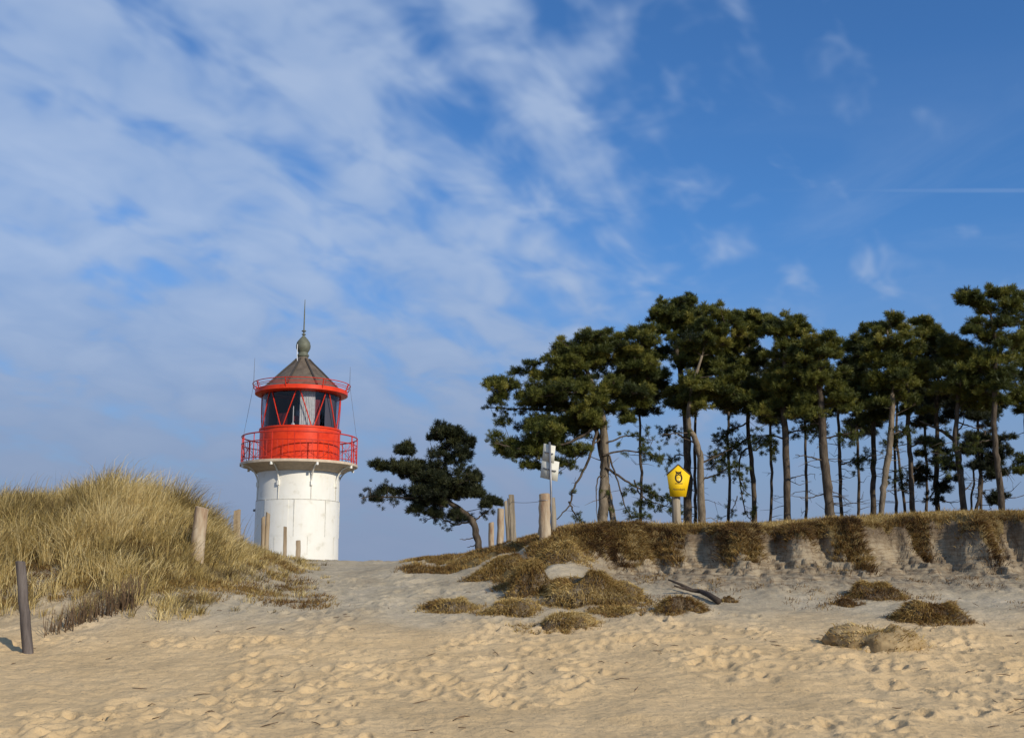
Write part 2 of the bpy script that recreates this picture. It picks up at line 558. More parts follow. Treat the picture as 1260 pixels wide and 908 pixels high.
def crest(tab):
    pts = [(W(px, py, Y), Y) for px, py, Y in tab]
    pts.sort(key=lambda q: q[0].x)
    return np.array([p.x for p, _ in pts]), np.array([p.z for p, _ in pts]), np.array([y for _, y in pts])


L_TAB = [(-700, 668, 27), (-300, 650, 27), (-60, 644, 26), (30, 636, 25.5), (100, 628, 25.2), (160, 616, 25), (200, 627, 24.6), (235, 652, 24.2), (262, 672, 24), (290, 688, 24), (315, 697, 24), (350, 704, 24), (400, 712, 24)]
R_TAB = [(430, 694, 31.5), (470, 690, 31), (510, 688, 30), (560, 684, 28.8), (600, 677, 27.8), (640, 665, 26.8), (670, 656, 26.2), (700, 648, 26), (760, 645, 26),
         (850, 647, 26), (950, 650, 26), (1020, 646, 26), (1080, 641, 26), (1130, 636, 26), (1230, 632, 26), (1400, 628, 26), (2200, 640, 27)]
LX, LZ, LY = crest(L_TAB)
RX, RZ, RY = crest(R_TAB)
_gd = np.array([-1.0, 0, 0.5, 0.9, 1.1, 1.3, 1.6, 2.1, 3.2, 4.4, 5.6, 7.0])
_gg = np.array([1.0, 1.0, 0.925, 0.80, 0.66, 0.47, 0.30, 0.18, 0.09, 0.035, 0.01, 0.0])
_sd = np.array([-1.0, 0, 1.0, 2.0, 3.0, 4.2, 5.6, 7.0])
_sg = np.array([1.0, 1.0, 0.90, 0.68, 0.42, 0.18, 0.03, 0.0])


def parts(X, Y):
    X = np.asarray(X, float); Y = np.asarray(Y, float)
    zb = smooth_interp(Y, _by, _bz)
    # ---- left dune
    Xl = X * 24.0 / np.maximum(Y, 24.0)
    lz = np.interp(Xl, LX, LZ); ly = np.interp(Xl, LX, LY)
    amp = np.maximum(lz - np.interp(ly, _by, _bz), 0) * sstep(-3.9, -5.2, Xl)
    foot = ly - 5.6
    gl = np.where(Y <= ly, sstep(0, 1, (Y - foot) / (ly - foot)), 1 - 0.55 * sstep(0, 1, (Y - ly) / 9.0))
    gl = gl * (1 - sstep(34, 60, Y))
    lump = fbm(X * 0.55, Y * 0.55, 3, 3) * 0.28
    hl = amp * gl + lump * gl * np.minimum(amp, 1)
    # ---- right bank
    n_edge = fbm(X * 0.55 + 9.3, Y * 0 + 1.7, 5, 3) * 1.0 + fbm(X * 1.9, Y * 0.35, 8, 3) * 0.42 + np.abs(fbm(X * 3.7, Y * 0.6, 9, 2)) * 0.22 - 0.1
    hard = sstep(0.9, 2.4, X)
    ry = np.interp(X, RX, RY)
    alc = 0
    for ax, aw, ad in ((5.55, 0.28, 0.55), (8.15, 0.5, 0.8), (9.2, 0.35, 0.7), (4.0, 0.3, 0.4), (3.1, 0.22, 0.35), (10.6, 0.4, 0.6), (6.6, 0.2, 0.35)):
        alc = alc + ad * np.exp(-((X - ax) / aw) ** 4)
    d0 = ry - Y
    d = d0 + hard * (n_edge + alc * sstep(0.4, 1.1, d0) * (1 - sstep(2.2, 3.4, d0)))
    d = np.where(d0 < 0, d0, d)
    rz = np.interp(X, RX, RZ)
    g = np.interp(d, _gd, _gg) * hard + np.interp(d0, _sd, _sg) * (1 - hard)
    top = rz + np.where(Y > ry, 0.042 * np.minimum(Y - ry, 22) * sstep(0, 2.5, X), 0)
    rise = np.maximum(top - zb, 0)
    back = 1 - sstep(30, 36, Y) * (1 - sstep(-0.6, 1.4, X))
    back = back * (1 - sstep(60, 110, Y))
    hr = rise * g * back * sstep(-4.2, -1.6, X)
    return zb, hl, hr, gl * (amp > 0.02) * np.minimum(amp, 1), g * sstep(-3.4, -1.6, X) * back, d, hard, amp


def terrain(X, Y, fine=True):
    zb, hl, hr, gl, g, d, hard, amp = parts(X, Y)
    z = zb + np.maximum(hl, 0) + hr
    near = 1 - sstep(40, 70, np.abs(Y))
    z = z + near * (fbm(X * 0.35, Y * 0.35, 21, 3) * 0.09 + fbm(X * 1.4, Y * 1.4, 22, 3) * 0.045)
    if fine:
        face = hard * sstep(0.45, 0.9, d) * (1 - 0.6 * sstep(2.0, 3.0, d)) * (1 - sstep(3.2, 4.8, d))
        z = z + near * face * (-np.abs(fbm(X * 2.9, Y * 1.2, 31, 4, 0.62)) * 0.20 + 0.04 + fbm(X * 9.0, Y * 7.0, 32, 3, 0.7) * 0.055)
        mat_ = hard * sstep(0.15, 0.5, d) * np.exp(-((d - 1.0) / 0.9) ** 2) * np.minimum(hang(X), 1)
        z = z + near * mat_ * (0.10 + 0.09 * fbm(X * 3.0, Y * 3.0, 34, 2))
        # wind and slump ledges across the face
        z = z + near * face * 0.03 * np.sin(z * 40 + 5 * fbm(X * 1.3, Y * 0.6, 33, 2))
        soft = (1 - hard) * sstep(-3.2, -1.2, X) * sstep(0.06, 0.3, g)
        z = z + near * soft * fbm(X * 1.2, Y * 1.2, 41, 3) * 0.16
        z = z + near * (fbm(X * 4.0, Y * 6.0, 51, 4, 0.62) * 0.024)
    return z


def gz(x, y):
    return float(terrain(np.array([x]), np.array([y]))[0])


def hit(px, py, y0=9.0, y1=60.0):
    """first point of the ground seen along a pixel ray (design-time aid to read positions off the photo)"""
    Ys = np.arange(y0, y1, 0.02)
    dx, dy = (px - CX) / F, (CY - py) / F
    t = Ys / (cp - dy * sp)
    zz = EYE + t * (sp + dy * cp); xx = t * dx
    below = np.nonzero(zz < terrain(xx, Ys))[0]
    if len(below) == 0:
        return None
    i = below[0]
    return Vector((xx[i], Ys[i], terrain(xx[i:i + 1], Ys[i:i + 1])[0]))


def skyline(px, y0, y1):
    """depth where the ground reaches highest in the view for this direction"""
    Ys = np.arange(y0, y1, 0.05)
    xx = (px - CX) / F / cp * Ys
    zz = terrain(xx, Ys)
    i = np.argmax((zz - EYE) / Ys)
    return Vector((xx[i], Ys[i], zz[i]))


def build_ground():
    yr = np.concatenate([np.array([-400, -250, -150, -90, -50, -25, -12, -5, -1, 2, 4, 5.5, 6.5]), np.arange(7.3, 31, 0.042), np.linspace(31.05, 46, 130),
                         46 + np.cumsum(np.linspace(0.3, 4, 22)), np.array([110, 140, 190, 270, 400, 700, 1200, 2200])])
    uc = np.linspace(-0.62, 0.62, 760)
    side = 0.62 + np.cumsum(np.geomspace(0.004, 1.2, 26))
    uu = np.concatenate([-side[::-1], uc, side])
    wf = np.sqrt((yr + 4) ** 2 + 16)
    U, YY = np.meshgrid(uu, yr)
    X = U * wf[:, None]
    Z = terrain(X, YY)
    zb, hl, hr, gl, g, d, hard, amp = parts(X, YY)
    # footprints and scuffs in the loose sand
    open_sand = (1 - sstep(0.05, 0.25, gl)) * (1 - sstep(0.03, 0.2, g * (hr > 0.05)))
    k = 0
    r2 = np.random.default_rng(5)
    nx = len(uu)
    busy = lambda x, y: float(fbm(np.array([x * 0.33]), np.array([y * 0.42]), 141, 2)[0])
    while k < 4600:
        y = 8.5 + 23 * r2.random() ** 0.9
        x = r2.uniform(-0.62, 0.55) * (y + 4)
        if y > 21 and not (-5.5 < x < 0.5):
            k += 1
            continue
        if busy(x, y) < -0.08:
            k += 1
            continue
        ra, rb = r2.uniform(0.08, 0.145), r2.uniform(0.045, 0.08)
        if r2.random() < 0.12:
            ra *= 1.8; rb *= 1.8
        dep = r2.uniform(0.015, 0.055)
        an = r2.normal(1.2, 0.7)
        i0, i1 = np.searchsorted(yr, y - 3 * ra), np.searchsorted(yr, y + 3 * ra)
        w0 = x / math.sqrt((y + 4) ** 2 + 16); dw = 3.5 * ra / (y + 4)
        j0, j1 = np.searchsorted(uu, w0 - dw), np.searchsorted(uu, w0 + dw)
        if i1 > i0 and j1 > j0:
            sx = X[i0:i1, j0:j1] - x; sy = YY[i0:i1, j0:j1] - y
            a = (sx * math.cos(an) + sy * math.sin(an)) / ra
            b = (-sx * math.sin(an) + sy * math.cos(an)) / rb
            q = a * a + b * b
            Z[i0:i1, j0:j1] += open_sand[i0:i1, j0:j1] * dep * (-np.exp(-q * 1.2) + 0.55 * np.exp(-((np.sqrt(q) - 1.7) / 0.45) ** 2))
        k += 1
    V = np.stack([X, YY, Z], -1).reshape(-1, 3)
    ny = len(yr)
    i = np.arange(ny - 1)[:, None] * nx + np.arange(nx - 1)[None]
    q = np.stack([i, i + 1, i + nx + 1, i + nx], -1).reshape(-1, 4)
    b = Buf()
    b.add(V, q)
    o = b.build('ground', MAT['sand'], smooth=True)
    me = o.data
    veg = veg_left(X, YY) * 0.9 + veg_right(X, YY)
    fl = sstep(-0.1, 0.25, fbm(X * 1.1, YY * 1.1, 77, 3))
    soil = hard * (sstep(0.55, 0.8, d) * (1 - sstep(1.0, 1.35, d)) * 0.9 + sstep(1.2, 1.5, d) * (1 - sstep(2.4, 3.4, d)) * 0.35 * fl)
    face = hard * sstep(0.5, 0.9, d) * (1 - sstep(2.6, 4.6, d)) * (hr > 0.02)
    bea = 1 - sstep(17.5, 21.0, YY + 0.8 * fbm(X * 0.6, YY * 0.6, 91, 3))
    for nm, arr in (('veg', veg), ('soil', soil), ('beach', bea), ('face', face)):
        at = me.attributes.new(nm, 'FLOAT', 'POINT')
        at.data.foreach_set('value', np.clip(arr, 0, 1).astype(np.float32).ravel())
    o['kind'] = 'structure'
    return o


def veg_left(X, Y):
    zb, hl, hr, gl, g, d, hard, amp = parts(X, Y)
    n = fbm(X * 0.8, Y * 0.8, 61, 3)
    Xl = X * 24.0 / np.maximum(Y, 24.0)
    ly = np.interp(Xl, LX, LY)
    t = np.clip((Y - (ly - 5.6)) / 5.6, 0, 1)
    v = sstep(-0.06, 0.44, t + 0.34 * n) * (t > 0.02) * sstep(-3.4, -4.9, Xl) * (1 - 0.55 * sstep(-6.2, -4.8, Xl))
    bare = np.exp(-(((X + 7.6) / 1.0) ** 2 + ((Y - 21.6) / 0.5) ** 2)) + np.exp(-(((X + 5.4) / 0.8) ** 2 + ((Y - 21.2) / 0.8) ** 2))
    return np.clip(v - 0.32 * bare, 0, 1)


def hang(X):
    v = 0
    for c, w, dp in ((2.2, 1.0, 0.95), (3.3, 0.45, 0.8), (4.9, 0.42, 0.7), (6.7, 0.8, 0.5), (7.3, 0.25, 0.7), (9.2, 0.3, 0.9), (10.4, 0.22, 0.9), (12.2, 0.8, 0.7)):
        v = v + dp * np.exp(-((X + 0.22 * fbm(X * 2.6, X * 0, 71, 3) * 2 - c) / w) ** 4)
    return v


def veg_right(X, Y):
    zb, hl, hr, gl, g, d, hard, amp = parts(X, Y)
    top = sstep(0.95, 0.65, d - 0.75 * hang(X) + 0.5 * fbm(X * 1.1, Y * 0.3, 62, 3) + 0.35 * fbm(X * 3.1, Y * 3.1, 64, 2)) * hard * sstep(0.2, 0.5, hr)
    n = fbm(X * 0.9, Y * 0.9, 63, 3)
    sh = (1 - hard) * sstep(-2.9, -2.0, X) * sstep(0.0, 0.14, n + 0.12 + 0.45 * (g - 0.45)) * sstep(0.03, 0.12, g)
    return np.clip(top + sh, 0, 1)


build_ground()

# ------------------------------------------------------------------ lighthouse
LHY = 52.0
lh_c = W(365.2, 655, LHY)
LC = (lh_c.x, LHY)
PXM = F / (LHY * cp * 1.005)            # px per metre near the tower


def lz_(py):
    return zat(368, py, LHY)


def build_lighthouse():
    base_z = gz(LC[0], LHY) - 0.15
    root = empty('lighthouse', (LC[0], LHY, base_z), 'small round white lighthouse with a red lantern room and gallery', 'lighthouse')
    inv = Matrix.Translation((-LC[0], -LHY, -base_z))
    S = 1 / 26.9
    n = 64

    def part(b, name, m, parent=root, smooth=True):
        o = b.build(name, m, parent, smooth=False)
        o.data.transform(inv)
        if smooth:
            for p in o.data.polygons:
                p.use_smooth = True
            try:
                o.data.set_sharp_from_angle(angle=R(35))
            except Exception:
                pass
        return o

    def cyl(a, r, z):
        return Vector((LC[0] + r * math.sin(a), LHY - r * math.cos(a), z))

    rt = 50.5 * S
    zd = lz_(574)
    b = Buf()
    b.lathe([(rt * 1.012, base_z - 0.3), (rt * 1.012, base_z + 0.5), (rt, lz_(662)), (rt * 0.985, lz_(585)), (rt * 0.985, zd)], LC, n)
    part(b, 'tower', MAT['white'])
    # cast iron plate flanges
    b = Buf()
    for py in (617.5, 662):
        z = lz_(py); rr = rt * 0.992 + 0.012
        b.lathe([(rr - 0.03, z - 0.022), (rr, z - 0.018), (rr, z + 0.018), (rr - 0.03, z + 0.022)], LC, n)

    def vline(a, p0, p1, w=0.014):
        z0, z1 = lz_(p0), lz_(p1)
        r = rt + 0.012
        b.box((-w, -0.02, 0), (w, 0.02, z1 - z0), Matrix.Translation(cyl(a, r * 0.988, z0)) @ Matrix.Rotation(a, 4, 'Z'))
    A0 = R(-17)
    for i in range(8):
        vline(A0 + i * R(45), 617.5, 597)
        vline(A0 + R(23) + i * R(45), 662, 617.5)
        vline(A0 + i * R(45) + R(42), 700, 662)
    part(b, 'plate_seam', MAT['seam'])
    b = Buf()
    for i in range(1):
        a = R(-40)
        r = rt * 0.992 + 0.01
        z0, z1 = lz_(661), lz_(618.5)
        N = 12
        aw = R(38)
        for ins, dr in ((0, 0.012),):
            V = []
            for j in range(N + 1):
                aa = a + j * aw / N
                for (rr, z) in ((r - 0.03, z0), (r + dr, z0), (r + dr, z1), (r - 0.03, z1)):
                    V.append(cyl(aa, rr, z))
            q = []
            for j in range(N):
                for k2 in range(4):
                    q.append((j * 4 + k2, (j + 1) * 4 + k2, (j + 1) * 4 + (k2 + 1) % 4, j * 4 + (k2 + 1) % 4))
            q += [(3, 2, 1, 0), (N * 4, N * 4 + 1, N * 4 + 2, N * 4 + 3)]
            b.add([tuple(v) for v in V], q)
    part(b, 'access_panel', MAT['white'])
    # gallery deck with a flared underside
    rg = 71.5 * S
    b = Buf()
    b.lathe([(rt * 0.9, zd - 0.36), (rt * 1.0, zd - 0.34), (rt * 1.12, zd - 0.25), (rg * 0.86, zd - 0.10), (rg - 0.02, zd - 0.04), (rg, zd - 0.03), (rg, zd + 0.07), (rg - 0.02, zd + 0.085), (rt * 0.9, zd + 0.085)], LC, n)
    part(b, 'gallery_deck', MAT['deck'])
    for i in range(8):
        a = A0 + i * R(45)
        b = Buf()
        pts = []
        for t in np.linspace(0, 1, 9):
            ang = t * math.pi / 2
            r = rt * 0.985 + (rg - 0.10 - rt * 0.985) * (1 - math.cos(ang))
            z = zd - 0.92 + (0.86) * math.sin(ang)
            pts.append(cyl(a, r + 0.03, z))
        b.tube(pts, 0.036, 6)
        b.box((-0.05, -0.05, -0.10), (0.05, 0.06, 0.10), Matrix.Translation(cyl(a, rt + 0.02, zd - 0.90)) @ Matrix.Rotation(a, 4, 'Z'))
        b.tube([cyl(a, rg - 0.06, zd - 0.16), cyl(a, rg - 0.06, zd - 0.03)], 0.06, 8)
        part(b, 'bracket', MAT['white'])
    # gallery railing
    zt = lz_(539.5)
    b = Buf()

    def ring(r, z, rad, seg=72):
        pts = [cyl(i * 2 * math.pi / seg, r, z) for i in range(seg + 1)]
        b.tube(pts, rad, 6, caps=False)
    rr = rg - 0.05
    zlow, zmid = zd + 0.2, zd + 0.085 + (zt - zd) * 0.66
    ring(rr, zt, 0.032)
    ring(rr, zmid, 0.022)
    ring(rr, zlow, 0.018)
    railing = part(b, 'gallery_railing', MAT['rail'])
    b = Buf()
    for i in range(16):
        a = A0 + i * R(22.5)
        b.tube([cyl(a, rr, zd + 0.05), cyl(a, rr, zt)], 0.03 if i % 2 == 0 else 0.02, 6)
        c = [cyl(a + R(22.5) * t, rr, zlow + (zmid - zlow) * t) for t in np.linspace(0, 1, 5)]
        b.tube(c, 0.011, 5)
        c = [cyl(a + R(22.5) * t, rr, zlow + (zmid - zlow) * (1 - t)) for t in np.linspace(0, 1, 5)]
        b.tube(c, 0.011, 5)
        for t in (0.25, 0.5, 0.75):
            b.tube([cyl(a + R(22.5) * t, rr, zlow), cyl(a + R(22.5) * t, rr, zmid)], 0.010, 5)
    part(b, 'baluster', MAT['rail'], parent=railing)
    # red parapet drum of the lantern room
    rd = 49.2 * S
    z1 = lz_(530)
    b = Buf()
    b.lathe([(rd, zd + 0.08), (rd, z1 - 0.05), (rd + 0.035, z1 - 0.05), (rd + 0.035, z1 + 0.02), (rd - 0.08, z1 + 0.02)], LC, n)
    for i in range(8):
        a = A0 + R(11) + i * R(45)
        b.box((-0.012, -0.012, 0), (0.012, 0.02, z1 - zd - 0.14), Matrix.Translation(cyl(a, rd, zd + 0.085)) @ Matrix.Rotation(a, 4, 'Z'))
    part(b, 'lantern_parapet', MAT['red'])
    # glazing
    z2 = lz_(486.5)
    rgl = 47.6 * S
    b = Buf()
    b.lathe([(rgl, z1 + 0.02), (rgl, z2)], LC, n)
    gl = part(b, 'lantern_glazing', MAT['glass'])
    b = Buf()
    for i in range(8):
        a = A0 + i * R(45)
        for sgn in (-1, 1):
            p = [cyl(a + sgn * (R(2.2) + t * R(18)), rgl + 0.022, z1 + 0.02 + (z2 - z1 - 0.02) * t) for t in np.linspace(0, 1, 6)]
            b.tube(p, 0.026, 6)
    part(b, 'glazing_bar', MAT['rail'], parent=gl)
    b = Buf()
    b.lathe([(0.05, z1 + 0.05), (rgl - 0.06, z1 + 0.05)], LC, n)
    part(b, 'lantern_floor', MAT['dark'])
    # dark blind round the landward side, pale curtain at its end
    b = Buf()
    b.lathe([(rgl - 0.16, z1 + 0.06), (rgl - 0.16, z2 + 0.05)], LC, 48, R(52), R(308))
    part(b, 'blackout_blind', MAT['dark'])
    b = Buf()
    N = 26
    V = []
    for j in range(N + 1):
        a = R(8) + j * R(26) / N
        r = rgl - 0.2 + 0.03 * math.sin(j * 1.9)
        for z in (z1 + 0.06, z2):
            V.append(cyl(a, r, z))
    b.add([tuple(v) for v in V], [(2 * j, 2 * j + 2, 2 * j + 3, 2 * j + 1) for j in range(N)])
    part(b, 'curtain', MAT['curtain'])
    b = Buf()
    for a0, a1, zz0, zz1, r in ((R(-34), R(-15), 0.1, 0.62, 0.30), (R(30), R(44), 0.1, 1.25, 0.24), (R(-5), R(10), 0.25, 0.5, 0.5)):
        b.lathe([(rgl - r, z1 + zz0), (rgl - r, z1 + zz1), (rgl - r - 0.1, z1 + zz1), (rgl - r - 0.1, z1 + zz0), (rgl - r, z1 + zz0)], LC, 6, a0, a1)
    part(b, 'red_panel', MAT['redcloth'], smooth=False)
    b = Buf()
    q = cyl(R(-5), rgl - 0.5, z1)
    b.tube([q + Vector((0, 0, 0.05)), q + Vector((0, 0, 0.95))], 0.022, 6)
    b.lathe([(0.0, z1 + 0.08), (0.10, z1 + 0.08), (0.08, z1 + 0.16), (0.03, z1 + 0.2), (0, z1 + 0.2)], (q.x, q.y), 12)
    part(b, 'lamp_mast', MAT['whitebit'])
    b = Buf()
    b.lathe([(0.02, z1 + 0.1), (0.34, z1 + 0.1), (0.40, z1 + 0.35), (0.40, z1 + 1.0), (0.30, z1 + 1.25), (0.02, z1 + 1.25)], LC, 24)
    part(b, 'lamp_lens', mat('dark_lens_glass', (0.05, 0.06, 0.07), 0.1, spec=0.8))
    # eave ring and roof walk
    re = 57.0 * S
    ze0, ze1 = lz_(487.6), lz_(482.2)
    b = Buf()
    b.lathe([(rgl - 0.1, ze0 - 0.02), (rgl + 0.1, ze0 - 0.02), (re - 0.05, ze0 + 0.0), (re, ze0 + 0.03), (re, ze1), (re - 0.05, ze1 + 0.03), (44 * S, ze1 + 0.05)], LC, n)
    part(b, 'eave_ring', MAT['red'])
    b = Buf()
    rr2 = 60 * S
    zr = lz_(474.5)
    for r_, z_, w_ in ((re + 0.05, ze1 + 0.10, 0.014), (rr2 - 0.02, ze1 + (zr - ze1) * 0.58, 0.014), (rr2, zr, 0.020)):
        pts = [cyl(i * 2 * math.pi / 72, r_, z_) for i in range(73)]
        b.tube(pts, w_, 5, caps=False)
    for i in range(8):
        a = A0 + R(8) + i * R(45)
        b.tube([cyl(a, re - 0.02, ze1 - 0.12), cyl(a, rr2, zr + 0.02)], 0.028, 6)
        b.tube([cyl(a + R(3), re - 0.02, ze1), cyl(a + R(3), rr2, zr + 0.02)], 0.012, 6)
    part(b, 'roof_railing', MAT['rail'])
    # conical roof with standing ribs
    prof = [(re - 0.12, ze1 + 0.045), (47 * S, lz_(480)), (37 * S, lz_(470.5)), (25 * S, lz_(459)), (14 * S, lz_(449)), (8 * S, lz_(443)), (6.4 * S, lz_(440))]
    b = Buf()
    b.lathe(prof, LC, n)
    roof = part(b, 'roof', MAT['roof'])
    b = Buf()
    for i in range(8):
        a = R(33) + i * R(45)
        b.tube([cyl(a, r + 0.015, z + 0.02) for r, z in prof[1:6]], 0.045, 6)
    part(b, 'roof_rib', MAT['rib'], parent=roof)
    # ventilator ball
    b = Buf()
    P = [(6.4, 441), (6.4, 439.5), (7.4, 438.5), (7.4, 436.8), (6.2, 436), (6.0, 434), (7.0, 432.5), (8.8, 429), (9.1, 425.5), (8.2, 421.5), (5.6, 418), (3.0, 415.2), (1.4, 413.3), (1.2, 412.6), (2.6, 412), (2.6, 411.2), (1.0, 410.5), (1.0, 408.5), (2.8, 408), (2.8, 407), (0.9, 406.3), (0.8, 398), (0.7, 385), (0.35, 369), (0.02, 368.5)]
    b.lathe([(r * S, lz_(py)) for r, py in P], LC, 28)
    part(b, 'finial', MAT['patina'])
    b = Buf()
    b.tube([cyl(R(-40), 9.5 * S, lz_(425)), cyl(R(-38), 9.8 * S, lz_(438)), cyl(R(-30), 10.5 * S, lz_(446)), cyl(R(-20), 22 * S, lz_(459))], 0.014, 6)
    part(b, 'lightning_conductor', MAT['whitebit'])
    for sgn, pt in ((-1, 441), (1, 452)):
        b = Buf()
        a = sgn * R(88)
        b.tube([cyl(a, rr2, zr - 0.15), cyl(a, rr2, lz_(pt))], [0.016, 0.007], 6)
        part(b, 'whip_antenna', MAT['metal'])
        b = Buf()
        b.tube([cyl(a, rr2, zr), cyl(a, rr, zt)], 0.008, 5)
        part(b, 'stay_cable', MAT['metal'])
    b = Buf()
    q = cyl(R(-86), rt + 0.05, lz_(628))
    b.box((-0.06, -0.05, -0.05), (0.05, 0.05, 0.05), Matrix.Translation(q))
    part(b, 'wall_lamp', MAT['metal'], smooth=False)


build_lighthouse()

# ------------------------------------------------------------------ pines
def make_tufts():
    """a few bottle-brush shoots of needles, unit size"""
    out = []
    for kk in range(5):
        V, q = [], []
        n = 42
        for i in range(n):
            t = rng.uniform(-0.35, 0.55)
            az = i * 2.399 + rng.uniform(-0.4, 0.4)
            el = rng.uniform(0.25, 0.95) if t < 0.4 else rng.uniform(0.7, 1.5)
            d = np.array([math.cos(az) * math.cos(el), math.sin(az) * math.cos(el), math.sin(el)])
            L = rng.uniform(0.75, 1.1)
            p = np.array([0, 0, t])
            s = np.cross(d, rng.normal(size=3)); s /= np.linalg.norm(s)
            w = 0.044
            j = len(V)
            V += [p - s * w * 0.6, p + s * w * 0.6, p + d * L * 0.6 + s * w, p + d * L, p + d * L * 0.6 - s * w]
            q.append((j, j + 1, j + 2, j + 3, j + 4))
        out.append((np.array(V), np.array(q)))
    return out


TUFT = make_tufts()


def place_tufts(buf, C, D, size, tint):
    """C centres, D axis directions"""
    C = np.asarray(C); D = np.asarray(D)
    D = D / (np.linalg.norm(D, axis=1)[:, None] + 1e-9)
    ref = rng.normal(size=D.shape)
    u = np.cross(D, ref); u /= np.linalg.norm(u, axis=1)[:, None] + 1e-9
    w = np.cross(D, u)
    which = rng.integers(0, len(TUFT), len(C))
    for kk, (V, q) in enumerate(TUFT):
        m = np.nonzero(which == kk)[0]
        if len(m) == 0:
            continue
        s = size[m][:, None, None]
        VV = C[m][:, None] + s * (V[None, :, 0:1] * u[m][:, None] + V[None, :, 1:2] * w[m][:, None] + V[None, :, 2:3] * D[m][:, None])
        qq = q[None] + (np.arange(len(m)) * len(V))[:, None, None]
        tt = np.repeat(np.clip(tint[m][:, None] + rng.normal(0, 0.06, (len(m), len(q))), 0, 1), 5, axis=1)
        buf.add(VV.reshape(-1, 3), qq.reshape(-1, 5), tt.ravel())


def bez(a, b, c, n):
    t = np.linspace(0, 1, n)[:, None]
    a, b, c = (np.array(tuple(v)) for v in (a, b, c))
    return (1 - t) ** 2 * a + 2 * t * (1 - t) * b + t * t * c


